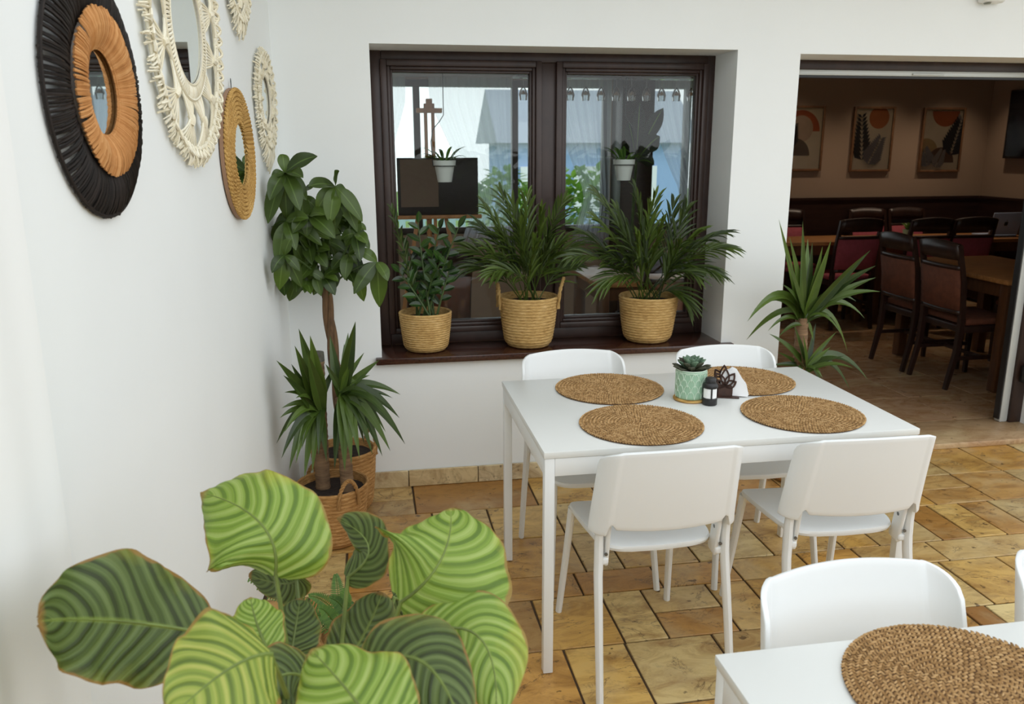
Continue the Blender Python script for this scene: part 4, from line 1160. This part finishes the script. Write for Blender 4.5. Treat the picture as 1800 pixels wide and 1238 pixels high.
for ringi, (cnt, L0, el, w) in enumerate(((10, 0.062, 18, 0.013), (9, 0.050, 38, 0.0135), (7, 0.040, 58, 0.012), (5, 0.026, 74, 0.009))):
    for i in range(cnt):
        a = 2*PI*(i+0.5*(ringi % 2))/cnt+rr.uniform(-0.15, 0.15); e = R(el+rr.uniform(-6, 6))
        b = V((c.x+0.008*math.cos(a), c.y+0.008*math.sin(a), c.z+PH-0.008+0.006*ringi))
        d = V((math.cos(a)*math.cos(e), math.sin(a)*math.cos(e), math.sin(e)))*L0
        m = MB(); m.leaf(b, b+d*0.55+V((0, 0, -0.006)), b+d+V((0, 0, 0.006)), w, lambda t: (0.45+0.75*t)*(1-max(0, (t-0.62)/0.38)**2.2), 0.28, nu=8)
        o = obj('leaf', m, M_SUCC2 if ringi == 0 or (ringi == 1 and i % 2) else M_SUCC, t)
        md = o.modifiers.new('thick', 'SOLIDIFY'); md.thickness = 0.003
# salt shaker
c = at_z(1247, 711, TH); c.z = TH
t = thing('salt_shaker', 'black and white salt shaker beside the succulent pot', 'shaker', tuple(c))
m = MB(); m.lathe([(0, 0.001), (0.024, 0.001), (0.0255, 0.003), (0.0255, 0.024), (0.0245, 0.026), (0, 0.026)], c, 32); obj('base', m, M_BLACK, t)
m = MB(); m.lathe([(0.0225, 0.0262), (0.0225, 0.060)], c, 32); obj('salt', m, plain('white_salt', (238, 238, 236), 0.8), t)
for k in range(3):
    a = 2*PI*k/3+0.35
    m = MB(); m.tube([(c.x+0.0245*math.cos(a), c.y+0.0245*math.sin(a), c.z+0.022), (c.x+0.0245*math.cos(a), c.y+0.0245*math.sin(a), c.z+0.064)], 0.0028, 6); obj('rib', m, M_BLACK, t)
m = MB(); m.lathe([(0.0235, 0.0602), (0.0255, 0.062), (0.026, 0.070), (0.022, 0.078), (0.0185, 0.080), (0.0185, 0.092), (0.016, 0.096), (0, 0.097)], c, 32); obj('cap', m, M_BLACK, t)
# napkin holder with cut-out lotus panels
c = at_z(1270, 697, TH); c.z = TH
hr_ = Matrix.Translation(c) @ Matrix.Rotation(R(-18), 4, 'Z')
MH = wood_mat('dark_stained_plywood', (44, 26, 18), (72, 42, 28), 0.45, (20, 20, 6))
MHE = plain('laser_cut_edge', (176, 128, 82), 0.7)
t = thing('napkin_holder', 'dark wooden napkin holder with cut-out lotus petals', 'napkin holder', tuple(c))
m = MB(); m.prism([(-0.034, -0.026), (0.055, -0.026), (0.055, 0.045), (-0.034, 0.045)], 0.004, hr_ @ Matrix.Translation((0, 0, 0.001))); obj('base', m, MH, t)
def lotus(y, sc):
    pm2 = hr_ @ Matrix.Translation((0.004, y, 0.005)) @ Matrix.Rotation(R(90), 4, 'X')
    m = MB()
    m.prism([(-0.022, 0.0), (0.026, 0.0), (0.028, 0.004), (0.028, 0.034), (0.022, 0.042), (-0.018, 0.042), (-0.022, 0.038)], 0.003, pm2)
    for k, (ang, L0) in enumerate(((-62, 0.046), (-32, 0.062), (0, 0.070), (32, 0.062), (62, 0.046))):
        a = R(ang); W = 0.0165
        def petal(w, l0, l1):
            pts = []
            for i in range(9):
                q = i/8; l = l0+(l1-l0)*q; pts.append((w*math.sin(PI*q**0.9)**0.8 if 0 < q < 1 else 0, l))
            pts2 = [(-x, y_) for x, y_ in reversed(pts[1:-1])]
            return [(x*math.cos(a)+y_*math.sin(a), 0.034+(-x*math.sin(a)+y_*math.cos(a))) for x, y_ in pts+pts2]
        A_, B_ = petal(W*sc, 0.0, L0*sc), petal(W*sc*0.66, 0.009, (L0-0.010)*sc)
        n_ = len(A_)
        vs = [pm2 @ V((x, y_, z)) for z in (0, 0.003) for x, y_ in A_+B_]
        fs = []
        for i in range(n_):
            j = (i+1) % n_
            fs += [(i, n_+i, n_+j, j), (2*n_+i, 2*n_+j, 3*n_+j, 3*n_+i), (i, j, 2*n_+j, 2*n_+i), (n_+i, 3*n_+i, 3*n_+j, n_+j)]
        m.add(vs, fs)
    m.smooth = False
    return m
obj('lotus_panel', lotus(-0.012, 1.0), MH, t); obj('lotus_panel', lotus(0.036, 1.0), MH, t)
rr = random.Random(8)
for i in range(6):
    y = -0.006+i*0.0062
    pm2 = hr_ @ Matrix.Translation((0.038, y, 0.006)) @ Matrix.Rotation(R(90), 4, 'X') @ Matrix.Rotation(R(rr.uniform(-3, 3)), 4, 'Z')
    out = [(-0.045, 0.0), (0.048, 0.0)]
    for k in range(13):
        q = k/12
        out.append((0.050-0.012*q+0.0022*(k % 2), 0.006+0.040*q))
    out += [(0.026, 0.060), (0.014, 0.078), (0.004, 0.092), (-0.010, 0.098), (-0.02, 0.090), (-0.045, 0.080)]
    m = MB(); m.smooth = False; m.prism(out, 0.0024, pm2)
    tag(obj('napkin', m, M_NAPKIN), 'folded white paper napkin standing in the lotus holder', 'napkin', 'paper napkins in the holder')
# ------------------------------------------------------------------ plants
def off_wall(p, gap=0.012):
    p = V(p)
    d = (p-CL).dot(NL)
    if d < gap: p = p+NL*(gap-d)
    if p.y > YW-gap and not (WX0 < p.x < WX1 and p.z > WZ0) and not (DX0 < p.x < DX1 and p.z < DZ1): p.y = YW-gap
    return p
def basket(root, c, rb, rt, h, mat, rows=16, soil=True, soil_d=0.035, seed=1):
    rr = random.Random(seed); prof = [(0.0, 0.001), (rb-0.024, 0.001)]
    for k in range(rows):
        z0_ = 0.002+(h-0.004)*k/rows; z1_ = 0.002+(h-0.004)*(k+1)/rows
        for q in (0.08, 0.3, 0.5, 0.7, 0.92):
            z = z0_+(z1_-z0_)*q; r_ = rb+(rt-rb)*(z/h)**0.62-0.018*max(0, 1-z/(0.16*h))**2
            bulge = 0.0042*(math.sin(PI*q)**0.7)
            prof.append((r_-0.004+bulge, z))
    prof += [(rt-0.006, h), (rt-0.012, h-0.004), (rt-0.014, h-0.03), (rt-0.02, h-0.06 if not soil else h-soil_d-0.006)]
    ph = rr.uniform(0, 6)
    m = MB(); m.lathe(prof, c, 56, wob=lambda a, z: 0.008*math.sin(2*a+ph)+0.004*math.sin(5*a+ph*2+z*30))
    b = obj('basket', m, mat, root)
    if soil:
        m = MB(); n = 28
        def sf(u, v):
            r_ = (rt-0.017)*u; a = 2*PI*v
            return (c[0]+r_*math.cos(a), c[1]+r_*math.sin(a), c[2]+h-soil_d+0.006*mnoise.noise((r_*40*math.cos(a), r_*40*math.sin(a), seed)))
        m.grid(sf, 8, n); obj('soil', m, M_SOIL, root)
    return b
def handle(par, c, rt, h, ang, spread, up_, mat, out=0.0, rad=0.0075):
    pts = []
    for i in range(13):
        q = i/12; a = ang+spread*(q*2-1)
        zz = h-0.05+(0.05+up_)*math.sin(PI*q)**0.55 if 0 < q < 1 else h-0.06
        r_ = rt+0.006+out*math.sin(PI*q)
        pts.append((c[0]+r_*math.cos(a), c[1]+r_*math.sin(a), c[2]+zz))
    m = MB()
    # two plies twisted round one another
    for ph in (0, PI):
        q2 = []
        for i in range(49):
            t_ = i/48*12; k = min(11, int(t_)); fr = t_-k
            p = V(pts[k]).lerp(V(pts[k+1]), fr)
            tg = (V(pts[k+1])-V(pts[k])).normalized(); s1 = tg.orthogonal().normalized(); s2 = tg.cross(s1)
            an = i*0.9+ph
            rd = V((math.cos(ang), math.sin(ang), 0)); sd = tg.cross(rd).normalized()
            q2.append(p+rd*(rad*0.5*math.cos(an))+sd*(rad*0.5*math.sin(an)))
        m.tube(q2, rad*0.72, 6)
    return obj('handle', m, mat, par)
pf_y = lambda t: (0.5+0.5*min(1, t/0.28))*(1-max(0, (t-0.35)/0.65)**1.7)+0.01
pf_o = lambda t: max(0.01, math.sin(PI*min(1, (t*0.97+0.02))**0.95)**0.85)
pf_p = lambda t: max(0.015, (math.sin(PI*min(1, t**1.05*0.985+0.008)))**0.8)

# yucca with two canes in the front corner basket
c = V((-0.672, 1.06, 0)); rr = random.Random(41)
t = thing('potted_yucca', 'yucca with two canes in a seagrass basket in the corner', 'potted plant', tuple(c))
bk1 = basket(t, c, 0.112, 0.152, 0.262, M_SEA2, 15, seed=2)
handle(bk1, c, 0.150, 0.262, R(-62), 0.30, 0.055, M_SEA2)
handle(bk1, c, 0.150, 0.262, R(118), 0.30, 0.03, M_SEA2)
def cane(root, p0, p1, r_, name='cane', mat=M_BARK, rings=14):
    m = MB(); k = rings*2; pts = []; rs = []
    for i in range(k+1):
        q = i/k; pts.append(V(p0).lerp(V(p1), q)); rs.append(r_*(1.0+0.06*(i % 2)+0.03*math.sin(i*1.7)))
    m.tube(pts, rs, 14); return obj(name, m, mat, root)
ca_top = at(556, 622, 1.09); ca_bot = V((ca_top.x-0.005, 1.09, 0.22))
cane(t, ca_bot, ca_top, 0.029, rings=24)
m = MB(); m.tube([ca_top+V((0, 0, -0.03)), ca_top+V((0, 0, 0.006))], [0.0315, 0.030], 16); obj('cut_end', m, plain('grey_sealed_cut', (84, 82, 72), 0.9, var=0.35, scale=60), t)
cb_top = at(600, 700, 1.05); cane(t, V((cb_top.x+0.005, 1.04, 0.22)), cb_top, 0.026, rings=16)
cA, cB = at(563, 728, 1.04), at(600, 695, 1.04)
def yucca_leaves(root, lst, mat, w0=0.021, rnd=None):
    for (base, tip, yo, arch) in lst:
        bp = V(base)+V((rnd.uniform(-0.012, 0.012), rnd.uniform(-0.012, 0.012), rnd.uniform(-0.02, 0.03)))
        e = off_wall(tip)
        mid = bp.lerp(e, 0.45); L0 = (e-bp).length
        mid = off_wall(mid+V((0, 0, arch*1.25*L0)))
        m = MB(); m.leaf(bp, mid, e, w0*rnd.uniform(0.85, 1.1)*min(1.15, max(0.62, L0/0.30)), pf_y, 0.22, up=(0.1, -0.75, 0.65), nu=12)
        obj('leaf', m, mat, root)
tips = [(525, 578, 'A', .05), (486, 634, 'A', .02), (625, 565, 'B', .02), (605, 604, 'B', 0), (667, 633, 'B', .03), (704, 694, 'B', .22), (693, 722, 'B', .25), (712, 781, 'B', .38),
        (686, 793, 'B', .36), (672, 802, 'B', .36), (654, 767, 'B', .34), (606, 828, 'B', .22), (549, 830, 'A', .22), (588, 825, 'B', .24), (508, 828, 'A', .42), (495, 806, 'A', .46),
        (486, 780, 'A', .42), (495, 718, 'A', .25), (518, 608, 'A', .02), (512, 640, 'A', .03), (632, 806, 'B', .34), (510, 745, 'A', .34), (683, 734, 'B', .3), (580, 590, 'B', 0),
        (574, 812, 'A', .18), (645, 690, 'B', .15), (540, 660, 'A', 0), (572, 640, 'B', .0), (660, 745, 'B', .32), (530, 790, 'A', .28), (698, 758, 'B', .35), (590, 640, 'A', 0),
        (500, 690, 'A', .2), (520, 700, 'A', .22), (650, 660, 'B', .1), (668, 712, 'B', .25), (640, 780, 'B', .36), (560, 800, 'A', .2), (500, 760, 'A', .36), (540, 620, 'A', 0), (615, 640, 'B', 0), (640, 620, 'B', 0), (678, 760, 'B', .34), (600, 790, 'B', .2), (702, 735, 'B', .3), (655, 800, 'B', .4), (492, 735, 'A', .3), (520, 815, 'A', .4), (498, 660, 'A', .05), (535, 840, 'A', .3), (618, 815, 'B', .3), (690, 700, 'B', .2), (545, 590, 'A', .0), (612, 585, 'B', .0)]
lst = []
for px, py, w, ar in tips:
    Y = 1.04+rr.uniform(-0.20, 0.10)
    if py > 790: Y = 0.90+rr.uniform(-0.03, 0.03)
    if px < 525: Y = min(Y, 0.98)
    lst.append((cA if w == 'A' else cB, at(px, py, Y), 0, ar))
yucca_leaves(t, lst, M_LEAF_Y, 0.0235, rr)

# money tree in the rear corner basket
c = V((-0.63, 1.385, 0)); rr = random.Random(43)
t = thing('money_tree', 'tall money tree with braided trunk behind the yucca in the corner', 'potted plant', tuple(c))
bk2 = basket(t, c, 0.115, 0.145, 0.292, M_SEA2, 16, seed=3)
handle(bk2, c, 0.145, 0.292, R(35), 0.32, 0.05, M_SEA2)
top = at(572, 505, 1.36)
for k in range(3):
    m = MB(); pts = []; rs = []
    for i in range(31):
        q = i/30; b = V((-0.62, 1.375, 0.24)).lerp(top, q); an = q*9+k*2*PI/3
        b = b+V((math.cos(an)*0.013, math.sin(an)*0.013, 0)); pts.append(b); rs.append(0.0165-0.004*q)
    m.tube(pts, rs, 8); obj('trunk', m, M_BARK2, t)
hubs = [((501, 304), [(497, 271), (558, 275), (477, 314), (474, 352), (539, 352), (504, 384), (533, 313), (527, 370), (471, 393)]),
        ((589, 328), [(588, 299), (557, 370), (589, 405), (628, 408), (637, 390), (542, 328), (580, 393), (612, 350)]),
        ((503, 389), [(566, 432), (489, 468), (479, 426), (542, 384), (520, 440), (470, 400)]),
        ((543, 378), [(589, 419), (539, 417), (571, 378), (515, 410), (560, 400)]),
        ((613, 446), [(606, 492), (583, 474), (627, 465), (571, 423), (622, 489), (640, 430)]),
        ((663, 461), [(622, 517), (667, 540), (682, 494), (631, 441)]),
        ((500, 449), [(491, 510), (530, 505), (527, 477), (478, 480), (512, 420)]),
        ((568, 486), [(589, 519), (533, 477), (595, 495), (551, 519), (610, 470)]),
        ((625, 411), [(646, 429), (607, 432), (640, 440), (600, 420), (633, 460)]),
        ((548, 440), [(520, 470), (575, 470), (545, 495), (525, 420), (580, 440)]),
        ((530, 345), [(500, 370), (560, 372), (535, 400), (515, 330), (550, 330)])]
for (hx, hy), tp in hubs:
    Yh = 1.30+rr.uniform(-0.12, 0.06)
    if hx < 530: Yh = 1.16+rr.uniform(-0.06, 0.06)
    h = off_wall(at(hx, hy, Yh), 0.03)
    b = top+V((rr.uniform(-0.01, 0.01), 0, rr.uniform(-0.05, 0.02)))
    m = MB(); mid = b.lerp(h, 0.55)+V((0, 0, 0.05)); pts = [b.lerp(mid, q/6).lerp(mid.lerp(h, q/6), q/6) for q in range(7)]
    m.tube(pts, [0.0045]*6+[0.003], 6); obj('stalk', m, M_STEMD, t)
    for tx, ty in tp:
        e = off_wall(at(tx, ty, Yh+rr.uniform(-0.09, 0.07)))
        L0 = (e-h).length; mid = off_wall(h.lerp(e, 0.5)+V((0, -0.02, 0.10*L0+0.01)))
        m = MB(); m.leaf(h, mid, e, min(0.034, 0.011+0.14*L0)*rr.uniform(0.9, 1.15), pf_p, 0.16, up=(0.15+rr.uniform(-0.3, 0.3), -0.8, 0.55+rr.uniform(-0.3, 0.4)), nu=10, wave=0.12, ph=rr.uniform(0, 6))
        obj('leaf', m, M_LEAF_P, t)
for i in range(75):
    hx, hy = rr.uniform(490, 630), rr.uniform(350, 490)
    h = off_wall(at(hx, hy, rr.uniform(1.28, 1.42)), 0.02); e = off_wall(at(hx+rr.uniform(-45, 45), hy+rr.uniform(5, 65), rr.uniform(1.25, 1.45)))
    m = MB(); L0 = (e-h).length; m.leaf(h, h.lerp(e, 0.5)+V((0, -0.01, 0.02)), e, min(0.032, 0.010+0.14*L0), pf_p, 0.16, up=(rr.uniform(-0.4, 0.4), -0.8, 0.5), nu=8, wave=0.1)
    obj('leaf', m, M_LEAF_P, t)

# yucca beside the door
c = V((1.555, 1.335, 0)); rr = random.Random(47)
t = thing('potted_yucca', 'yucca with long arching leaves beside the open door', 'potted plant', tuple(c))
basket(t, c, 0.105, 0.135, 0.26, M_SEA2, 15, seed=5)
yb_, ya_ = at(1416, 652, 1.31), at(1411, 566, 1.31)
cane(t, V((c.x, c.y, 0.2)), ya_+V((0, 0.01, 0.02)), 0.029, rings=22)
lst = []
for px, py, w, ar in [(1369, 386, 'A', .0), (1411, 389, 'A', 0), (1388, 417, 'A', 0), (1461, 422, 'A', 0), (1428, 426, 'A', 0), (1446, 433, 'A', 0), (1540, 467, 'A', .1), (1540, 488, 'A', .14), (1548, 513, 'A', .2),
                      (1479, 589, 'A', .5), (1314, 565, 'A', .5), (1312, 598, 'A', .4), (1350, 582, 'A', .36), (1368, 593, 'A', .3), (1493, 490, 'A', .1), (1400, 470, 'A', 0), (1440, 480, 'A', 0), (1375, 500, 'A', .1),
                      (1466, 560, 'A', .3), (1345, 530, 'A', .3), (1420, 420, 'A', 0), (1530, 440, 'A', .05),
                      (1352, 587, 'B', .1), (1366, 619, 'B', .1), (1355, 643, 'B', .1), (1470, 584, 'B', .05), (1434, 568, 'B', 0), (1484, 626, 'B', .1), (1494, 686, 'B', .4), (1526, 669, 'B', .3), (1501, 648, 'B', .22),
                      (1446, 665, 'B', .3), (1395, 570, 'B', 0), (1412, 590, 'B', 0), (1460, 610, 'B', 0), (1390, 690, 'B', .4), (1450, 700, 'B', .4), (1325, 545, 'A', .5), (1490, 620, 'A', .5), (1505, 530, 'A', .3), (1380, 440, 'A', 0), (1450, 455, 'A', .0), (1520, 560, 'A', .4), (1430, 600, 'A', .2), (1395, 605, 'A', .25)]:
    lst.append((ya_ if w == 'A' else yb_, at(px, py, 1.31+rr.uniform(-0.20, 0.14)), 0, ar))
yucca_leaves(t, lst, M_LEAF_Y, 0.019, rr)

# three baskets on the sill
def sill_basket(name, label, px, rb, rt, h, mat, seed):
    x = at(px, 560, 1.70).x
    c = V((x, 1.705, WZ0+0.0005))
    t = thing(name, label, 'potted plant', tuple(c), 0, 'basket plants on the window sill')
    b = basket(t, c, rb, rt, h, mat, 17, seed=seed)
    return t, c, b
def frond(root, b, e, rr, nl=15, ll=0.13, lw=0.0065, arch=0.16, mat=M_LEAF_A):
    L0 = (e-b).length; mid = b.lerp(e, 0.5)+V((0, 0, arch*L0))
    bez = lambda q: b*(1-q)**2+mid*(2*q*(1-q))+e*q*q
    m = MB(); m.tube([bez(i/10) for i in range(11)], [0.0030-0.0018*i/10 for i in range(11)], 5)
    for i in range(nl):
        q = 0.30+0.70*i/(nl-1)
        p = bez(q); tg = (bez(min(1, q+0.02))-bez(q-0.02)).normalized()
        sd = tg.cross(V((0.15, -0.5, 0.8))).normalized()
        for s in (-1, 1):
            l = ll*(0.55+0.45*math.sin(PI*min(1, 0.15+q*0.75)))*rr.uniform(0.85, 1.1)*(0.8 if q > 0.95 else 1)
            d = (tg*(0.75+0.5*q)+sd*s*(0.70-0.35*q)+V((rr.uniform(-0.15, 0.15), rr.uniform(-0.35, 0.25), rr.uniform(-0.15, 0.1)))).normalized()*l
            en = p+d+V((0, 0, -0.22*l)); mm = p+d*0.5+V((0, 0, 0.06*l))
            m.leaf(p, mm, en, lw*rr.uniform(0.85, 1.15), pf_o, 0.25, up=(0, -0.7, 0.7), nu=4)
    return obj('frond', m, mat, root)
t, c, b = sill_basket('potted_zamioculcas', 'glossy small-leaved plant in the leftmost basket on the window sill', 748, 0.100, 0.128, 0.192, M_SEA, 11)
rr = random.Random(51)
for px, py, n_ in ((690, 372, 0), (735, 392, 12), (772, 402, 12), (806, 400, 10), (716, 440, 10), (778, 450, 10), (702, 478, 9), (790, 475, 9), (750, 440, 11), (760, 490, 8), (728, 480, 8)):
    base = V((c.x+rr.uniform(-0.05, 0.05), c.y+rr.uniform(-0.05, 0.04), c.z+0.15))
    e = at(px, py, c.y+rr.uniform(-0.09, 0.06))
    if n_ == 0:
        frond(t, base, e, rr, 12, 0.10, 0.006, 0.05); continue
    mid = base.lerp(e, 0.5)+V((rr.uniform(-0.01, 0.01), 0, 0.02)); bez = lambda q: base*(1-q)**2+mid*(2*q*(1-q))+e*q*q
    m = MB(); m.tube([bez(i/8) for i in range(9)], [0.006-0.0035*i/8 for i in range(9)], 7); st = obj('stem', m, M_STEMD, t)
    for i in range(n_):
        q = 0.28+0.72*i/(n_-1); p = bez(q); s = 1 if i % 2 else -1
        tg = (bez(min(1, q+0.03))-bez(q-0.03)).normalized(); sd = tg.cross(V((rr.uniform(-0.4, 0.4), -1, 0.2))).normalized()
        d = (sd*s*(1.0 if i < n_-1 else 0.1)+tg*0.65+V((0, rr.uniform(-0.4, 0.2), 0))).normalized()*rr.uniform(0.055, 0.075)
        m = MB(); m.leaf(p, p+d*0.5+V((0, 0, 0.004)), p+d, 0.0155, pf_o, 0.2, up=(rr.uniform(-0.3, 0.3), -0.8, 0.5), nu=6); obj('leaf', m, M_LEAF_Z, st)
t, c, b = sill_basket('potted_palm', 'palm in the middle sill basket with two tall handles', 929, 0.108, 0.147, 0.252, M_SEA, 12)
handle(b, c, 0.145, 0.252, R(180), 0.26, 0.06, M_SEA); handle(b, c, 0.145, 0.252, R(-12), 0.26, 0.085, M_SEA, 0.02)
rr = random.Random(52)
for px, py, ar in ((882, 344, .08), (988, 358, .1), (856, 369, .1), (823, 439, .3), (845, 399, .15), (926, 351, .03), (970, 402, .12), (1007, 435, .3), (999, 468, .35), (867, 479, .35), (900, 360, .05), (831, 470, .35),
                   (950, 375, .08), (880, 420, .15), (915, 400, .05), (985, 430, .25), (860, 440, .22), (940, 430, .1)):
    base = V((c.x+rr.uniform(-0.05, 0.05), c.y+rr.uniform(-0.04, 0.05), c.z+0.21)); frond(t, base, at(px, py, c.y+rr.uniform(-0.22, 0.08)), rr, 12, 0.165, 0.0068, ar)
t, c, b = sill_basket('potted_palm', 'wide-spreading palm in the rightmost sill basket', 1139, 0.110, 0.150, 0.235, M_SEA, 13)
rr = random.Random(53)
for px, py, ar in ((1051, 388, .12), (1025, 410, .2), (1010, 452, .35), (1052, 345, .08), (1117, 338, .03), (1150, 352, .03), (1205, 370, .1), (1227, 410, .18), (1276, 437, .28), (1255, 478, .4), (1205, 530, .6),
                   (1060, 500, .5), (1183, 362, .06), (1265, 412, .2), (1220, 484, .4), (1090, 400, .1), (1160, 400, .06), (1120, 420, .05), (1195, 430, .15), (1075, 450, .25), (1140, 370, .03), (1085, 372, .05)):
    base = V((c.x+rr.uniform(-0.06, 0.06), c.y+rr.uniform(-0.05, 0.04), c.z+0.20)); frond(t, base, at(px, py, c.y+rr.uniform(-0.25, 0.06) if px < 1215 else 1.50-rr.uniform(0, 0.10)), rr, 12, 0.165, 0.0068, ar)

# striped calathea in the foreground
c = V((-0.60, -0.97, 0)); rr = random.Random(61)
t = thing('potted_calathea', 'big calathea with broad striped leaves in the left foreground', 'potted plant', tuple(c))
basket(t, c, 0.13, 0.165, 0.36, M_SEA2, 18, seed=9)
pf_c = lambda q: max(0.02, (math.sin(PI*min(1, max(0, q*0.985+0.012))**0.86))**0.54)
def big_leaf(b, m_, e, hw, mat, nrm, fold=0.10, wave=0.05, cup=0.0, lw=1.0, rw=1.0, stalk=True, seed=0):
    P0, P1, P2 = at_t(*b), at_t(*m_), at_t(*e)
    W = hw/FPX*m_[2]; nv = V(nrm).normalized(); ph = seed*1.7
    C1 = P1*2-(P0+P2)*0.5
    def fn(u, v):
        p = P0*(1-u)**2+C1*(2*u*(1-u))+P2*u*u
        tg = ((C1-P0)*(1-u)+(P2-C1)*u).normalized()
        sd = tg.cross(nv).normalized(); nn = sd.cross(tg)
        q = v*2-1; aq = abs(q); sg = 2.1 if q > 0 else 0.0
        h = W*pf_c(u)*(lw if q < 0 else rw)*(1+0.075*math.sin(u*6.5+ph+sg)+0.035*math.sin(u*17+ph*2+sg))
        k = (1-0.25*fold*aq)
        p = p - tg*(0.16*W*aq**2*(1 if u < 0.3 else 0.3)*max(0, 1-u*2.2))
        z = fold*h*aq**1.2 - cup*W*aq**2.2 + wave*W*aq**2*math.sin(u*11+ph+(1.3 if q > 0 else 0))+0.022*W*aq*math.sin(u*46+aq*-14)+0.05*W*aq**3*math.sin(u*23+ph*3+sg)
        return p+sd*(q*h*k)+nn*z
    m = MB(); m.grid(fn, 40, 22)
    o = obj('leaf', m, mat, t)
    if stalk:
        base = V((c.x+rr.uniform(-0.05, 0.05), c.y+rr.uniform(-0.05, 0.05), 0.32))
        mid = base.lerp(P0, 0.55)+V((0, 0, 0.06)); tgd = (C1-P0).normalized()
        pts = [base.lerp(mid, q/10).lerp(mid.lerp(P0+tgd*0.004, q/10), q/10) for q in range(11)]
        m = MB(); m.tube(pts, [0.0062-0.0026*q/10 for q in range(11)], 8); obj('petiole', m, M_STEMG, t)
    # raised midrib
    m = MB(); pts = []
    for i in range(13):
        u = i/12*0.96; pp = V(fn(u, 0.5)); pts.append(pp)
    m.tube(pts, [0.0030-0.0024*i/12 for i in range(13)], 6); obj('midrib', m, M_STEMG, o)
    return o
UPC = (0.05, -0.55, 0.83)
big_leaf((352, 1112, 1.30), (205, 1092, 1.22), (66, 1092, 1.10), 118, M_CAL_DARK_SHADE, (0.15, -0.72, 0.55), 0.10, 0.09, 0.05, seed=1)
big_leaf((478, 1150, 1.10), (405, 1175, 1.04), (300, 1262, 0.98), 118, M_CAL_YEL, (0.05, -0.6, 0.80), -0.06, 0.09, 0.10, seed=2)
big_leaf((484, 1014, 1.42), (458, 920, 1.41), (352, 866, 1.48), 112, M_CAL_LIGHT, (0.05, -0.75, 0.65), 0.05, 0.09, 0.18, lw=1.0, rw=1.0, seed=3)
big_leaf((609, 1016, 1.50), (648, 962, 1.50), (592, 912, 1.55), 46, M_CAL_DARK_SHADE, (-0.75, -0.6, 0.35), -0.05, 0.04, 0.2, seed=4)
big_leaf((703, 1060, 1.36), (775, 985, 1.34), (792, 893, 1.44), 128, M_CAL_LIGHT, (-0.05, -0.72, 0.68), 0.03, 0.11, 0.14, lw=1.08, rw=1.0, seed=5)
big_leaf((735, 1121, 1.30), (842, 1120, 1.26), (872, 1262, 1.20), 78, M_CAL_LIGHT, (0.10, -0.70, 0.70), -0.10, 0.05, 0.12, seed=6)
big_leaf((636, 1194, 1.20), (735, 1160, 1.16), (815, 1285, 1.10), 82, M_CAL_DARK_SHADE, (0.0, -0.62, 0.78), -0.08, 0.05, 0.10, seed=7)
big_leaf((675, 1310, 1.02), (625, 1232, 1.04), (546, 1142, 1.12), 112, M_CAL_LIGHT, (0.05, -0.62, 0.78), -0.10, 0.05, 0.08, seed=8)
big_leaf((523, 1018, 1.62), (495, 1026, 1.64), (437, 1012, 1.68), 42, M_CAL_DARK_SHADE, (0.1, -0.9, 0.1), 0.0, 0.08, 0.1, seed=9)
big_leaf((512, 1150, 1.44), (520, 1100, 1.46), (528, 1052, 1.48), 46, M_CAL_DARK_SHADE, (0.0, -0.9, 0.4), 0.05, 0.04, 0.1, seed=10)
big_leaf((598, 1180, 1.48), (640, 1115, 1.50), (672, 1042, 1.52), 58, M_CAL_DARK_SHADE, (-0.1, -0.9, 0.4), 0.05, 0.04, 0.1, seed=11)
big_leaf((474, 1150, 1.26), (452, 1098, 1.30), (440, 1050, 1.34), 46, M_CAL_LIGHT, (0.2, -0.8, 0.5), 0.05, 0.04, 0.1, seed=12)
big_leaf((545, 1200, 1.22), (490, 1190, 1.18), (420, 1262, 1.14), 62, M_CAL_DARK_SHADE, (0.0, -0.55, 0.84), -0.08, 0.04, 0.1, seed=13)
big_leaf((690, 1050, 1.62), (725, 1055, 1.64), (762, 1040, 1.66), 34, M_CAL_DARK_SHADE, (0.0, -0.9, 0.3), 0.0, 0.05, 0.1, seed=14)
# fern between calathea and yucca
c = V((-0.585, 0.02, 0)); rr = random.Random(67)
t = thing('potted_fern', 'small green fern half hidden behind the calathea leaves', 'potted plant', tuple(c))
basket(t, c, 0.075, 0.095, 0.20, M_SEA2, 11, seed=10)
for px, py, Y in ((612, 1036, -0.12), (580, 1052, -0.10), (622, 1062, -0.12), (543, 1048, -0.05), (560, 1070, -0.15), (600, 1090, -0.15), (436, 1020, 0.02), (452, 1034, 0.0), (470, 1050, -0.02), (640, 1090, -0.05), (520, 1085, -0.1), (590, 1010, 0.1)):
    e = off_wall(at(px, py, Y)); b = V((c.x+rr.uniform(-0.03, 0.03), c.y+rr.uniform(-0.03, 0.03), 0.17))
    mid = b.lerp(e, 0.5)+V((0, 0, 0.07)); bez = lambda q: b*(1-q)**2+mid*(2*q*(1-q))+e*q*q
    m = MB(); m.tube([bez(i/8) for i in range(9)], 0.0014, 5)
    for i in range(26):
        q = 0.18+0.81*i/25; p = bez(q); tg = (bez(min(1, q+0.02))-bez(q-0.02)).normalized(); sd = tg.cross(V((0, -0.8, 0.6))).normalized()
        for s in (-1, 1):
            l = 0.024*math.sin(PI*min(1, 0.25+q*0.72))+0.004; d = (sd*s+tg*0.25).normalized()*l
            m.leaf(p, p+d*0.5, p+d, 0.0027, pf_o, 0.1, up=(0, -0.8, 0.6), nu=3)
    obj('frond', m, M_FERN, t)
